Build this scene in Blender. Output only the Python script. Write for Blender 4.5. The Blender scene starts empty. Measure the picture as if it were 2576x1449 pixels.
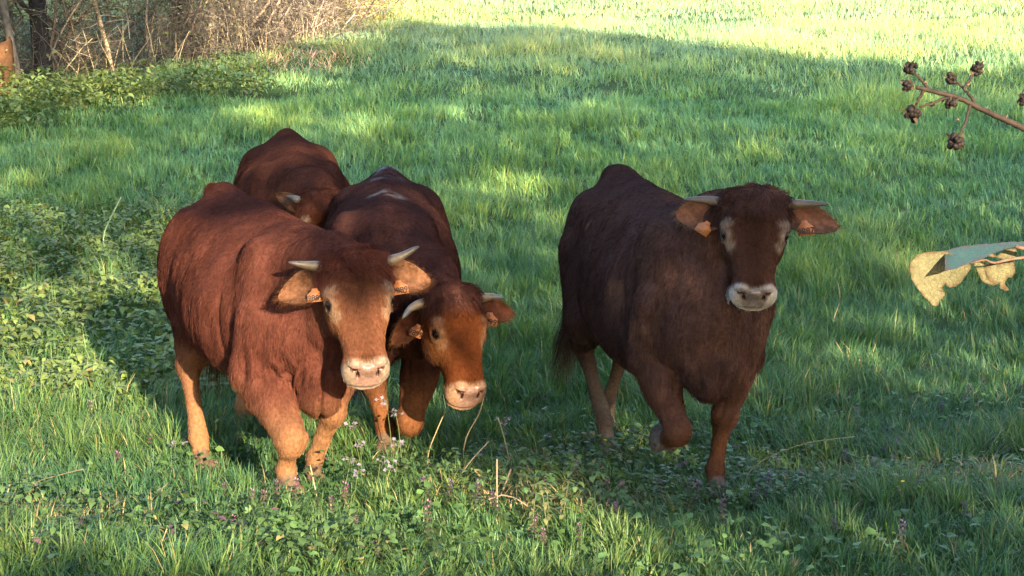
import bpy, math, random
import numpy as np
from mathutils import Vector, Matrix

# ---------------------------------------------------------------- camera, sky, sun, exposure
SC = bpy.context.scene
COL = SC.collection
CAM_H = 2.1
PITCH = 8.68                                   # degrees below the horizontal
FOCAL = 4600.0 / 2576.0 * 36.0                 # lens in mm on a 36 mm wide sensor
cam_data = bpy.data.cameras.new('camera')
cam_data.lens = FOCAL
cam_data.sensor_width = 36.0
cam_data.clip_start = 0.05
cam_data.clip_end = 2000.0
cam = bpy.data.objects.new('camera', cam_data)
COL.objects.link(cam)
cam.location = (0, 0, CAM_H)
cam.rotation_euler = (math.radians(90 - PITCH), 0, 0)
SC.camera = cam

SUN_EL, SUN_AZ = 17.0, 21.0                    # sun low behind the camera, 21 degrees to its right
sun_to = np.array([math.sin(math.radians(SUN_AZ)) * math.cos(math.radians(SUN_EL)),
                   -math.cos(math.radians(SUN_AZ)) * math.cos(math.radians(SUN_EL)),
                   math.sin(math.radians(SUN_EL))])       # unit vector towards the sun
world = bpy.data.worlds.new('World')
SC.world = world
world.use_nodes = True
wn = world.node_tree
wn.nodes.clear()
sky = wn.nodes.new('ShaderNodeTexSky')
sky.sky_type = 'NISHITA'
sky.sun_disc = False
sky.sun_elevation = math.radians(SUN_EL)
sky.sun_rotation = math.radians(180.0 - SUN_AZ)
sky.air_density = 1.0
sky.dust_density = 1.0
sky.ozone_density = 1.0
bg = wn.nodes.new('ShaderNodeBackground')
bg.inputs['Strength'].default_value = 0.15
wo = wn.nodes.new('ShaderNodeOutputWorld')
wn.links.new(sky.outputs[0], bg.inputs[0])
wn.links.new(bg.outputs[0], wo.inputs[0])
sd = bpy.data.lights.new('sun', 'SUN')
sd.energy = 5.0
sd.angle = math.radians(0.5)
sd.color = (1.0, 0.80, 0.52)
sun = bpy.data.objects.new('sun', sd)
COL.objects.link(sun)
sun.location = (6, -16, 14)
sun.rotation_euler = Vector(sun_to).to_track_quat('Z', 'Y').to_euler()
SC.view_settings.view_transform = 'Standard'
SC.view_settings.look = 'None'
SC.view_settings.exposure = 2.6
SC.view_settings.gamma = 1.0
SC.view_settings.use_curve_mapping = False
SC.render.film_transparent = False
SC.render.engine = 'CYCLES'
SC.cycles.max_bounces = 6
SC.cycles.diffuse_bounces = 3
SC.cycles.glossy_bounces = 2
SC.cycles.transmission_bounces = 4
SC.cycles.transparent_max_bounces = 8
SC.cycles_curves.shape = 'RIBBONS'
SC.cycles_curves.subdivisions = 2

# ---------------------------------------------------------------- helpers
rng = np.random.default_rng(7)


def at(px, py, Y):
    """World point at ground distance Y along the sight line of a photo position (2576 wide)."""
    a = math.radians(PITCH)
    d = np.array([(px - 1288.0) / 4600.0, 0, 0]) + np.array([0, math.cos(a), -math.sin(a)]) \
        - (py - 724.5) / 4600.0 * np.array([0, math.sin(a), math.cos(a)])
    return np.array([0, 0, CAM_H]) + d * (Y / d[1])


def tag(o, label=None, cat=None, group=None, kind=None):
    if label: o['label'] = label
    if cat: o['category'] = cat
    if group: o['group'] = group
    if kind: o['kind'] = kind
    return o


def empty(name, loc=(0, 0, 0), rz=0.0):
    o = bpy.data.objects.new(name, None)
    COL.objects.link(o)
    o.location = loc
    o.rotation_euler = (0, 0, rz)
    o.empty_display_size = 0.1
    return o


def mesh_obj(name, verts, faces, mat=None, parent=None, smooth=False, attrs=None):
    """faces: list of (n,k) int arrays; attrs: name -> (n,4) vertex colours."""
    me = bpy.data.meshes.new(name)
    verts = np.asarray(verts, np.float32).reshape(-1, 3)
    if isinstance(faces, np.ndarray):
        faces = [faces]
    faces = [np.asarray(f, np.int32) for f in faces if len(f)]
    me.vertices.add(len(verts))
    me.vertices.foreach_set('co', verts.ravel())
    nl = sum(f.size for f in faces)
    npoly = sum(len(f) for f in faces)
    me.loops.add(nl)
    me.polygons.add(npoly)
    me.loops.foreach_set('vertex_index', np.concatenate([f.ravel() for f in faces]))
    tot = np.concatenate([np.full(len(f), f.shape[1], np.int32) for f in faces])
    start = np.concatenate([[0], np.cumsum(tot)[:-1]]).astype(np.int32)
    me.polygons.foreach_set('loop_start', start)
    if smooth:
        me.polygons.foreach_set('use_smooth', np.ones(npoly, bool))
    if attrs:
        for k, v in attrs.items():
            v = np.asarray(v, np.float32)
            if v.ndim == 1:
                a = me.attributes.new(k, 'FLOAT', 'POINT')
                a.data.foreach_set('value', v)
            else:
                if v.shape[1] == 3:
                    v = np.concatenate([v, np.ones((len(v), 1), np.float32)], 1)
                a = me.attributes.new(k, 'FLOAT_COLOR', 'POINT')
                a.data.foreach_set('color', v.ravel())
    me.update(calc_edges=True)
    me.validate()
    if mat: me.materials.append(mat)
    o = bpy.data.objects.new(name, me)
    COL.objects.link(o)
    if parent: o.parent = parent
    return o


def share(name, src, parent=None, loc=None, rot=None, scale=None):
    o = bpy.data.objects.new(name, src.data)
    COL.objects.link(o)
    if parent: o.parent = parent
    if loc is not None: o.location = loc
    if rot is not None: o.rotation_euler = rot
    if scale is not None: o.scale = scale
    return o


def copy_tree(o, parent=None):
    c = o.copy()
    COL.objects.link(c)
    if parent: c.parent = parent
    for ch in list(o.children):
        copy_tree(ch, c)
    return c


def _hash(ix, iy, iz):
    n = (ix * 374761393 + iy * 668265263 + iz * 2147483647 + 974634541) & 0xffffffff
    n = ((n ^ (n >> 13)) * 1274126177) & 0xffffffff
    return ((n ^ (n >> 16)) & 0xffff) / 65535.0


def vnoise(p):
    """Value noise in [-1,1] at points p (n,3)."""
    p = np.asarray(p, np.float64)
    i = np.floor(p).astype(np.int64)
    f = p - i
    f = f * f * (3 - 2 * f)
    r = 0
    for dx in (0, 1):
        wx = f[:, 0] if dx else 1 - f[:, 0]
        for dy in (0, 1):
            wy = f[:, 1] if dy else 1 - f[:, 1]
            for dz in (0, 1):
                wz = f[:, 2] if dz else 1 - f[:, 2]
                r = r + wx * wy * wz * _hash(i[:, 0] + dx, i[:, 1] + dy, i[:, 2] + dz)
    return r * 2 - 1


def fbm(p, o=3):
    p = np.asarray(p, np.float64)
    r, a = 0, 1.0
    for k in range(o):
        r = r + a * vnoise(p * 2 ** k + 17.3 * k)
        a *= 0.5
    return r / (2 - 2 ** (1 - o))


def sstep(a, b, x):
    t = np.clip((x - a) / (b - a), 0, 1)
    return t * t * (3 - 2 * t)


def nrm(v):
    v = np.asarray(v, float)
    return v / np.maximum(np.linalg.norm(v, axis=-1, keepdims=True), 1e-9)


def tube(points, radii, n=6, cap=True):
    """Tapered tube through points; returns verts, [quads, tris]."""
    P = np.asarray(points, float)
    R = np.broadcast_to(np.asarray(radii, float), (len(P),))
    T = np.gradient(P, axis=0)
    T = nrm(T)
    ref = np.array([0.31, 0.17, 0.93])
    if abs(T[0] @ ref) > 0.9: ref = np.array([0.9, 0.3, 0.1])
    V = []
    for p, t, r in zip(P, T, R):
        a = nrm(np.cross(t, ref)); b = np.cross(t, a)
        th = np.arange(n) * 2 * math.pi / n
        V.append(p + r * (np.cos(th)[:, None] * a + np.sin(th)[:, None] * b))
    V = np.concatenate(V)
    Q = []
    for k in range(len(P) - 1):
        for j in range(n):
            Q.append((k * n + j, k * n + (j + 1) % n, (k + 1) * n + (j + 1) % n, (k + 1) * n + j))
    F = [np.array(Q)]
    if cap and n >= 3:
        m = len(V)
        V = np.concatenate([V, P[:1], P[-1:]])
        tr = [(m, (j + 1) % n, j) for j in range(n)]
        e = (len(P) - 1) * n
        tr += [(m + 1, e + j, e + (j + 1) % n) for j in range(n)]
        F.append(np.array(tr))
    return V, F


class MB:
    """Collects pieces into one mesh."""
    def __init__(s):
        s.v, s.f, s.c, s.n = [], {}, [], 0

    def add(s, V, F, col=None):
        V = np.asarray(V, float).reshape(-1, 3)
        if isinstance(F, np.ndarray): F = [F]
        for f in F:
            f = np.asarray(f)
            if len(f): s.f.setdefault(f.shape[1], []).append(f + s.n)
        s.v.append(V)
        if col is not None:
            s.c.append(np.broadcast_to(np.asarray(col, float), (len(V), len(np.atleast_1d(col)) if np.ndim(col) == 1 else np.shape(col)[1])))
        s.n += len(V)

    def build(s, name, mat, parent=None, smooth=True):
        V = np.concatenate(s.v)
        F = [np.concatenate(x) for x in s.f.values()]
        at_ = {'tint': np.concatenate(s.c)} if s.c else None
        return mesh_obj(name, V, F, mat, parent, smooth, at_)


def zg(x, y):
    """Height of the meadow."""
    x = np.asarray(x, float); y = np.asarray(y, float)
    z = -0.10 * sstep(7.4, 8.6, y)
    t = np.clip(y - 9.6, 0, None)
    z = z + 0.107 * (t - 2.2 * (1 - np.exp(-t / 2.2)))
    t2 = np.clip(y - 24, 0, None)
    z = z - 0.062 * (t2 - 3 * (1 - np.exp(-t2 / 3)))
    t3 = np.clip(y - 70, 0, None)
    z = z - 0.03 * (t3 - 10 * (1 - np.exp(-t3 / 10)))
    z = z + 0.35 * sstep(5.5, 3.0, y)
    b = 0.028 * (np.sin(x * 1.7 + 0.6 * y) * np.sin(y * 1.3 - 0.4 * x) + 0.7 * np.sin(x * 3.1 - y * 2.3 + 1.0))
    return z + b * sstep(60, 20, np.abs(y))


# ---------------------------------------------------------------- materials
def new_mat(name):
    m = bpy.data.materials.new(name)
    m.use_nodes = True
    nt = m.node_tree
    nt.nodes.clear()
    out = nt.nodes.new('ShaderNodeOutputMaterial')
    return m, nt, out


def pr(nt, base=None, rough=0.6, spec=0.3, **kw):
    p = nt.nodes.new('ShaderNodeBsdfPrincipled')
    if base is not None: p.inputs['Base Color'].default_value = (*base, 1)
    p.inputs['Roughness'].default_value = rough
    p.inputs['Specular IOR Level'].default_value = spec
    for k, v in kw.items():
        p.inputs[k].default_value = v
    return p


def attr(nt, name):
    a = nt.nodes.new('ShaderNodeAttribute')
    a.attribute_name = name
    return a


def noise_mul(nt, col_socket, scale=20.0, lo=0.7, hi=1.3, detail=4, coords='Object'):
    tc = nt.nodes.new('ShaderNodeTexCoord')
    nz = nt.nodes.new('ShaderNodeTexNoise')
    nz.inputs['Scale'].default_value = scale
    nz.inputs['Detail'].default_value = detail
    nt.links.new(tc.outputs[coords], nz.inputs['Vector'])
    mr = nt.nodes.new('ShaderNodeMapRange')
    mr.inputs['From Min'].default_value = 0.3
    mr.inputs['From Max'].default_value = 0.7
    mr.inputs['To Min'].default_value = lo
    mr.inputs['To Max'].default_value = hi
    nt.links.new(nz.outputs[0], mr.inputs['Value'])
    mx = nt.nodes.new('ShaderNodeMix')
    mx.data_type = 'RGBA'; mx.blend_type = 'MULTIPLY'
    mx.inputs[0].default_value = 1.0
    nt.links.new(col_socket, mx.inputs[6])
    nt.links.new(mr.outputs[0], mx.inputs[7])
    return mx.outputs[2], nz.outputs[0]


def bump(nt, h, strength=0.3, dist=0.01):
    b = nt.nodes.new('ShaderNodeBump')
    b.inputs['Strength'].default_value = strength
    b.inputs['Distance'].default_value = dist
    nt.links.new(h, b.inputs['Height'])
    return b.outputs[0]


def simple_mat(name, base, rough=0.6, spec=0.3, scale=30.0, lo=0.75, hi=1.25, bmp=0.2, bdist=0.005, attr_name=None, coords='Object', trans=0.0):
    m, nt, out = new_mat(name)
    p = pr(nt, base, rough, spec)
    if attr_name:
        src = attr(nt, attr_name).outputs['Color']
    else:
        r = nt.nodes.new('ShaderNodeRGB'); r.outputs[0].default_value = (*base, 1); src = r.outputs[0]
    c, h = noise_mul(nt, src, scale, lo, hi, coords=coords)
    nt.links.new(c, p.inputs['Base Color'])
    if bmp: nt.links.new(bump(nt, h, bmp, bdist), p.inputs['Normal'])
    if trans > 0:
        t = nt.nodes.new('ShaderNodeBsdfTranslucent')
        nt.links.new(c, t.inputs['Color'])
        mx = nt.nodes.new('ShaderNodeMixShader')
        mx.inputs[0].default_value = trans
        nt.links.new(p.outputs[0], mx.inputs[1]); nt.links.new(t.outputs[0], mx.inputs[2])
        nt.links.new(mx.outputs[0], out.inputs[0])
    else:
        nt.links.new(p.outputs[0], out.inputs[0])
    return m
# ---------------------------------------------------------------- cattle: a smooth solid field meshed by surface nets
class Field:
    def __init__(s, lo, hi, h):
        s.lo = np.array(lo, float); s.h = h
        s.n = np.ceil((np.array(hi) - s.lo) / h).astype(int) + 1
        s.F = np.full(s.n, 0.5, np.float32)
        s.ax = [(s.lo[k] + h * np.arange(s.n[k])).astype(np.float32) for k in range(3)]

    def sub(s, lo, hi):
        sl = []
        for k in range(3):
            a = max(0, int(math.floor((lo[k] - s.lo[k]) / s.h)))
            b = min(s.n[k], int(math.ceil((hi[k] - s.lo[k]) / s.h)) + 1)
            if b <= a: return None
            sl.append(slice(a, b))
        g = np.ix_(*[s.ax[k][sl[k]] for k in range(3)])
        return tuple(sl), g

    def put(s, fn, lo, hi, k=0.03, cut=False):
        pad = k + 3 * s.h
        r = s.sub(np.asarray(lo) - pad, np.asarray(hi) + pad)
        if r is None: return
        sl, g = r
        d = fn(*g)
        A = s.F[sl]
        if cut:
            d = -d
            h = np.clip(0.5 - 0.5 * (d - A) / k, 0, 1)
            s.F[sl] = d + (A - d) * h + k * h * (1 - h)
        else:
            h = np.clip(0.5 + 0.5 * (A - d) / k, 0, 1)
            s.F[sl] = A + (d - A) * h - k * h * (1 - h)

    def cone(s, a, b, ra, rb, k=0.04):
        a = np.asarray(a, float); b = np.asarray(b, float)
        ab = b - a; L2 = ab @ ab + 1e-9
        def fn(X, Y, Z):
            t = np.clip(((X - a[0]) * ab[0] + (Y - a[1]) * ab[1] + (Z - a[2]) * ab[2]) / L2, 0, 1)
            return np.sqrt((X - a[0] - t * ab[0]) ** 2 + (Y - a[1] - t * ab[1]) ** 2 + (Z - a[2] - t * ab[2]) ** 2) - (ra + t * (rb - ra))
        s.put(fn, np.minimum(a - ra, b - rb), np.maximum(a + ra, b + rb), k)

    def ell(s, c, r, R=None, k=0.04, cut=False):
        c = np.asarray(c, float); r = np.asarray(r, float)
        R = np.eye(3) if R is None else np.asarray(R, float)      # rows: the ellipsoid's axes
        def fn(X, Y, Z):
            X = X - c[0]; Y = Y - c[1]; Z = Z - c[2]
            q = [(R[i, 0] * X + R[i, 1] * Y + R[i, 2] * Z) / r[i] for i in range(3)]
            k0 = np.sqrt(q[0] ** 2 + q[1] ** 2 + q[2] ** 2)
            k1 = np.sqrt((q[0] / r[0]) ** 2 + (q[1] / r[1]) ** 2 + (q[2] / r[2]) ** 2) + 1e-6
            return k0 * (k0 - 1) / k1
        m = r.max()
        s.put(fn, c - m, c + m, k, cut)

    def mesh(s):
        F = s.F
        S = F < 0
        n = F.shape
        cor = [(0, 0, 0), (1, 0, 0), (0, 1, 0), (1, 1, 0), (0, 0, 1), (1, 0, 1), (0, 1, 1), (1, 1, 1)]
        cnt = np.zeros((n[0] - 1, n[1] - 1, n[2] - 1), np.int8)
        for a, b, c in cor:
            cnt += S[a:n[0] - 1 + a, b:n[1] - 1 + b, c:n[2] - 1 + c]
        act = np.argwhere((cnt > 0) & (cnt < 8))
        idx = np.full(cnt.shape, -1, np.int32)
        idx[tuple(act.T)] = np.arange(len(act))
        val = np.stack([F[act[:, 0] + a, act[:, 1] + b, act[:, 2] + c] for a, b, c in cor], 1)
        P = np.zeros((len(act), 3)); W = np.zeros(len(act))
        for e in [(0, 1), (2, 3), (4, 5), (6, 7), (0, 2), (1, 3), (4, 6), (5, 7), (0, 4), (1, 5), (2, 6), (3, 7)]:
            a, b = val[:, e[0]], val[:, e[1]]
            m = (a < 0) != (b < 0)
            t = np.where(m, a / np.where(m, a - b, 1), 0)
            ca, cb = np.array(cor[e[0]]), np.array(cor[e[1]])
            P += m[:, None] * (ca + t[:, None] * (cb - ca)); W += m
        V = s.lo + s.h * (act + P / W[:, None])
        Q = []
        for ax in range(3):
            u, v = (ax + 1) % 3, (ax + 2) % 3
            A = [slice(None)] * 3; B = [slice(None)] * 3
            A[ax] = slice(0, n[ax] - 1); B[ax] = slice(1, n[ax])
            ed = np.argwhere(S[tuple(A)] != S[tuple(B)])
            ed = ed[(ed[:, u] > 0) & (ed[:, v] > 0) & (ed[:, u] < n[u] - 1) & (ed[:, v] < n[v] - 1)]
            ins = S[tuple(ed.T)]
            def cell(du, dv):
                c = ed.copy(); c[:, u] -= du; c[:, v] -= dv
                return idx[tuple(c.T)]
            q = np.stack([cell(1, 1), cell(0, 1), cell(0, 0), cell(1, 0)], 1)
            q[~ins] = q[~ins][:, ::-1]
            Q.append(q)
        Q = np.concatenate(Q)
        Q = Q[(Q >= 0).all(1)]
        return V, Q


def vert_normals(V, Q):
    N = np.zeros_like(V)
    a, b, c, d = (V[Q[:, i]] for i in range(4))
    fn = np.cross(c - a, d - b)
    for i in range(4):
        for k in range(3):
            N[:, k] += np.bincount(Q[:, i], fn[:, k], len(V))
    return nrm(N)


def smooth_table(rows, n=240, w=9):
    T = np.array(rows, float)
    x = np.linspace(T[0, 0], T[-1, 0], n)
    ker = np.hanning(w + 2)[1:-1]; ker /= ker.sum()
    out = [x]
    for j in range(1, T.shape[1]):
        y = np.interp(x, T[:, 0], T[:, j])
        y = np.convolve(np.pad(y, w // 2, mode='edge'), ker, 'valid')
        out.append(y)
    return out


TRUNK = [  # x, top, bottom, half width
    (-0.83, 1.04, 0.95, 0.03), (-0.80, 1.11, 0.86, 0.15), (-0.74, 1.195, 0.76, 0.225), (-0.64, 1.235, 0.66, 0.265),
    (-0.48, 1.245, 0.58, 0.285), (-0.28, 1.235, 0.51, 0.31), (0.0, 1.215, 0.46, 0.335), (0.2, 1.20, 0.45, 0.33),
    (0.38, 1.195, 0.47, 0.28), (0.50, 1.19, 0.50, 0.24), (0.62, 1.14, 0.53, 0.21), (0.72, 1.05, 0.58, 0.165),
    (0.78, 0.94, 0.66, 0.10), (0.80, 0.86, 0.80, 0.03)]

HEAD = [  # t along the face, front, jaw side, half width
    (-0.035, -0.03, -0.07, 0.03), (-0.02, -0.005, -0.12, 0.085), (0.02, 0.005, -0.15, 0.108), (0.08, 0.018, -0.19, 0.128), (0.15, 0.02, -0.225, 0.130),
    (0.22, 0.010, -0.235, 0.122), (0.29, 0.002, -0.22, 0.107), (0.36, -0.002, -0.185, 0.086), (0.42, -0.004, -0.165, 0.080),
    (0.465, -0.006, -0.162, 0.086), (0.495, -0.020, -0.160, 0.090), (0.525, -0.050, -0.156, 0.086), (0.555, -0.085, -0.150, 0.074),
    (0.578, -0.108, -0.140, 0.050), (0.588, -0.122, -0.128, 0.02)]


class Cow:
    """One animal: numbers in its own frame, X towards the head, Y to its left, Z up."""
    def __init__(s, **kw):
        s.__dict__.update(dict(scale=1.0, wid=1.0, head_scale=1.0, h_body=0.0118, h_head=0.0052, drop=0.0, wither=0.0, fur=True, brisket=0.05, kt=0.88, kl=1.0, knee_k=(1, 1, 1, 1), neckc=None, neck_mix=1.0, chest=1.0, hoofc=(0.060, 0.046, 0.036), folds=0.6, leg2=None,
                               base=(0.12, 0.035, 0.016), face=(0.17, 0.06, 0.025), leg=(0.24, 0.09, 0.035), seed=1, fur_n=60000, tail=None))
        s.__dict__.update(kw)
        h = nrm(np.array([s.heading[0], s.heading[1], 0.0]))
        s.rz = math.atan2(h[1], h[0])
        c, q = math.cos(s.rz), math.sin(s.rz)
        s.M = np.array([[c, q, 0], [-q, c, 0], [0, 0, 1]])          # world -> local
        s.loc = np.array(s.loc, float)
        s.poll = s.L(s.poll)
        g = nrm(np.array([math.sin(math.radians(s.face_az)), -math.cos(math.radians(s.face_az)), 0]))
        be = math.radians(s.face_pitch)
        f = math.cos(be) * g - math.sin(be) * np.array([0, 0, 1])
        u = math.sin(be) * g + math.cos(be) * np.array([0, 0, 1])
        l = np.cross(u, f)
        ro = math.radians(s.face_roll)
        # roll turns the face about its own normal
        f, l = math.cos(ro) * f + math.sin(ro) * l, math.cos(ro) * l - math.sin(ro) * f
        s.f, s.u, s.l = (s.M @ v for v in (f, u, l))
        s.HR = np.stack([s.f, s.u, s.l])                            # rows: head axes in local frame

    def L(s, w):
        return s.M @ (np.asarray(w, float) - s.loc)

    def H(s, t, u, l):
        k = s.head_scale
        return s.poll + k * (s.kt * t * s.f + u * s.u + s.kl * l * s.l)

    def head_coords(s, V):
        d = (V - s.poll) / s.head_scale
        return d @ s.f / s.kt, d @ s.u, d @ s.l / s.kl

    # ---- solid
    def fill_body(s, F):
        S = s.scale; W = s.wid
        x, zt, zb, hw = smooth_table(TRUNK)
        x = x * S; zt = (zt + s.wither * sstep(-0.5, 0.6, x / S)) * S; zb = zb * S; hw = hw * S * W
        def trunk(X, Y, Z):
            a = np.interp(X, x, zt); b = np.interp(X, x, zb); w = np.interp(X, x, hw)
            zc = (a + b) / 2; hz = (a - b) / 2 + 1e-3
            v = (Z - zc) / hz
            ww = w * (1 - 0.10 * np.clip(v, -1, 1) - 0.06 * np.clip(v, 0, 1) ** 2)
            n_ = np.where(v > 0, 2.05, 2.35)
            q = (np.abs(Y / ww) ** n_ + np.abs(v) ** n_) ** (1 / n_)
            d = (q - 1) * np.minimum(ww, hz)
            return np.maximum(d, np.maximum(X - x[-1], x[0] - X))
        F.put(trunk, (x[0], -0.36 * S * W, 0.45 * S), (x[-1], 0.36 * S * W, 1.33 * S), 0.03)
        for sg in (-1, 1):
            F.ell((-0.50 * S, sg * 0.165 * S * W, 1.09 * S), (0.10 * S, 0.07 * S, 0.06 * S), k=0.09)       # hook bone
            F.ell((-0.74 * S, sg * 0.10 * S * W, 1.08 * S), (0.06 * S, 0.045 * S, 0.05 * S), k=0.07)         # pin bone
            F.ell((-0.57 * S, sg * 0.17 * S * W, 0.86 * S), (0.21 * S, 0.125 * S * W, 0.30 * S), k=0.06)     # thigh
            F.ell((0.50 * S, sg * 0.165 * S * W, (0.90 + s.wither * 0.7) * S), (0.155 * S, 0.085 * S * W, 0.27 * S),
                  R=[(0.95, 0, 0.3), (0, 1, 0), (-0.3, 0, 0.95)], k=0.05)                                     # shoulder
            F.ell((0.60 * S, sg * 0.145 * S * W * s.chest, 0.74 * S), (0.13 * S, 0.085 * S * s.chest, 0.12 * S), k=0.05)          # point of the shoulder
        F.cone((-0.58 * S, 0, 1.215 * S), (-0.79 * S, 0, 1.215 * S), 0.040 * S, 0.038 * S, 0.11)               # tail head
        # neck, throat, dewlap, brisket
        H0 = s.H(0.07, -0.11, 0)
        n0 = np.array((0.44, 0, 0.97 + s.wither)) * S
        n1 = n0 * 0.45 + H0 * 0.55 + np.array([0, 0, 0.02])
        F.cone(n0, n1, 0.215 * S * s.chest, 0.165 * S * s.chest, 0.08)
        F.cone(n1, H0, 0.165 * S, 0.118 * s.head_scale, 0.07)
        th = s.H(0.20, -0.18, 0)
        c0 = np.array((0.58, 0, 0.78)) * S
        F.cone(c0, c0 * 0.4 + th * 0.6 + np.array([-0.03, 0, -0.02]), 0.17 * S * s.chest, 0.125 * S * s.chest, 0.08)
        F.cone(c0 * 0.4 + th * 0.6 + np.array([-0.03, 0, -0.02]), th, 0.125 * S, 0.085 * s.head_scale, 0.06)
        b0 = np.array((0.69, 0, 0.60 - s.brisket)) * S
        F.ell(b0 + np.array((-0.03, 0, 0.05)) * S, (0.13 * S, 0.105 * S, 0.15 * S), k=0.06)
        d1 = c0 * 0.45 + th * 0.55 + np.array([0.02, 0, -0.13]) * S
        F.cone(b0 + np.array((0.03, 0, -0.02)) * S, d1, 0.05 * S, 0.035 * S, 0.06)
        F.cone(d1, th + np.array([-0.02, 0, -0.03]), 0.035 * S, 0.03 * S, 0.06)
        # legs: joint lists (hip or shoulder end first)
        for li, (kind, J) in enumerate(s.legs):
            J = [np.array(j, float) for j in J]
            kn_k = s.knee_k[li]
            if kind == 'fore':
                R = [0.135, 0.108, 0.060, 0.040, 0.047, 0.042, 0.052]
            else:
                R = [0.165, 0.132, 0.054, 0.038, 0.047, 0.042, 0.052]
            R = [r * S * s.leg_k for r in R]
            R[1] *= kn_k; R[2] *= kn_k
            # top, elbow/stifle, knee/hock, mid cannon, fetlock, pastern, hoof
            top, el, kn, fe, ho = J
            mid = kn * 0.45 + fe * 0.55
            pts = [top, el, kn, mid, fe, fe * 0.4 + ho * 0.6, ho]
            for i in range(6):
                F.cone(pts[i], pts[i + 1], R[i], R[i + 1], 0.035 if i < 2 else 0.015)
            kr = 0.070 if kind == 'fore' else 0.060
            F.ell(kn, np.array((kr, kr * 0.92, kr * 1.15)) * S * s.leg_k * kn_k, k=0.025)
            if kind == 'fore':   # forearm muscle
                F.ell(el * 0.62 + kn * 0.38, np.array((0.085, 0.075, 0.15)) * S * s.leg_k * kn_k,
                      R=frame_z(kn - el), k=0.04)
            else:                # point of the hock and gaskin
                F.cone(kn + np.array((-0.045, 0, 0.05)) * S, el * 0.55 + kn * 0.45 + np.array((-0.05, 0, 0)) * S, 0.028 * S, 0.05 * S, 0.03)
                F.ell(el * 0.6 + kn * 0.4, np.array((0.10, 0.08, 0.16)) * S * s.leg_k, R=frame_z(kn - el), k=0.04)
            dn = nrm(ho - fe)
            for sg in (-1, 1):   # two claws
                F.ell(ho + np.array((0.035, sg * 0.027, -0.012)) * S, np.array((0.055, 0.027, 0.045)) * S, k=0.008)
        # tail
        if s.tail:
            T = [np.array(t, float) for t in s.tail]
            for i in range(len(T) - 1):
                F.cone(T[i], T[i + 1], 0.042 * S - 0.006 * i * S, 0.036 * S - 0.006 * i * S, 0.02)

    def fill_head(s, F):
        k = s.head_scale
        t_, uf, ub, hw = smooth_table(HEAD, 200, 7)
        f, u, l, P = s.f, s.u, s.l, s.poll
        def head(X, Y, Z):
            X = (X - P[0]) / k; Y = (Y - P[1]) / k; Z = (Z - P[2]) / k
            T = (X * f[0] + Y * f[1] + Z * f[2]) / s.kt
            U = X * u[0] + Y * u[1] + Z * u[2]
            Lq = (X * l[0] + Y * l[1] + Z * l[2]) / s.kl
            a = np.interp(T, t_, uf); b = np.interp(T, t_, ub); w = np.interp(T, t_, hw)
            zc = (a + b) / 2; hz = (a - b) / 2 + 1e-3
            v = (U - zc) / hz
            mz = sstep(0.38, 0.47, T)
            ww = w * (1 + (0.16 - 0.16 * mz) * np.clip(v, -1, 1) - 0.05 * np.clip(v, 0, 1) ** 2)
            q = (np.abs(Lq / ww) ** 2.5 + np.abs(v) ** 2.5) ** (1 / 2.5)
            d = (q - 1) * np.minimum(ww, hz)
            return np.maximum(d, np.maximum(T - t_[-1], t_[0] - T)) * k
        pts = np.array([s.H(a, b, c) for a in (-0.04, 0.57) for b in (0.03, -0.25) for c in (-0.14, 0.14)])
        F.put(head, pts.min(0), pts.max(0), 0.03)
        R = s.HR
        E = lambda c, r, kk=0.03, cut=False, RR=None: F.ell(s.H(*c), np.array(r) * k * np.array((s.kt, 1, s.kl)), R=R if RR is None else RR, k=kk * k, cut=cut)
        E((0.012, -0.035, 0), (0.055, 0.055, 0.120), 0.03)            # poll
        E((0.09, -0.01, 0), (0.09, 0.035, 0.085), 0.03)               # forehead
        for sg in (-1, 1):
            E((0.175, -0.030, sg * 0.100), (0.045, 0.036, 0.036), 0.035)  # brow
            E((0.218, -0.040, sg * 0.099), (0.046, 0.036, 0.032), 0.02)  # orbit
            E((0.21, -0.155, sg * 0.084), (0.105, 0.085, 0.034), 0.04)   # cheek
            E((0.035, -0.05, sg * 0.095), (0.035, 0.035, 0.04), 0.03)    # horn base
            E((0.08, -0.10, sg * 0.105), (0.035, 0.03, 0.035), 0.03)     # ear base
            E((0.505, -0.095, sg * 0.052), (0.050, 0.050, 0.034), 0.03)   # side of the muzzle
            E((0.497, -0.032, sg * 0.046), (0.030, 0.024, 0.028), 0.02)  # nostril wing
            a = 0.9
            Rn = np.stack([nrm(s.f * 0.62 + s.u * 0.35 + sg * 0.55 * s.l), nrm(s.u - 0.4 * s.f), s.l])
            Rn[1] = nrm(np.cross(Rn[0], np.cross(Rn[1], Rn[0]))); Rn[2] = np.cross(Rn[0], Rn[1])
            # nostril: a comma running inwards and down
            F.ell(s.H(0.517, -0.040, sg * 0.052), np.array((0.022, 0.008, 0.022)) * k, R=Rn, k=0.008 * k, cut=True)
            F.ell(s.H(0.535, -0.060, sg * 0.039), np.array((0.022, 0.019, 0.007)) * k, R=R, k=0.008 * k, cut=True)
            # eye socket
            F.ell(s.H(0.216, -0.030, sg * 0.133), np.array((0.026, 0.020, 0.019)) * k, R=R, k=0.010 * k, cut=True)
        E((0.520, -0.142, 0), (0.045, 0.026, 0.052), 0.02)            # chin
        E((0.522, -0.062, 0), (0.022, 0.042, 0.036), 0.02)             # nose pad

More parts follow.
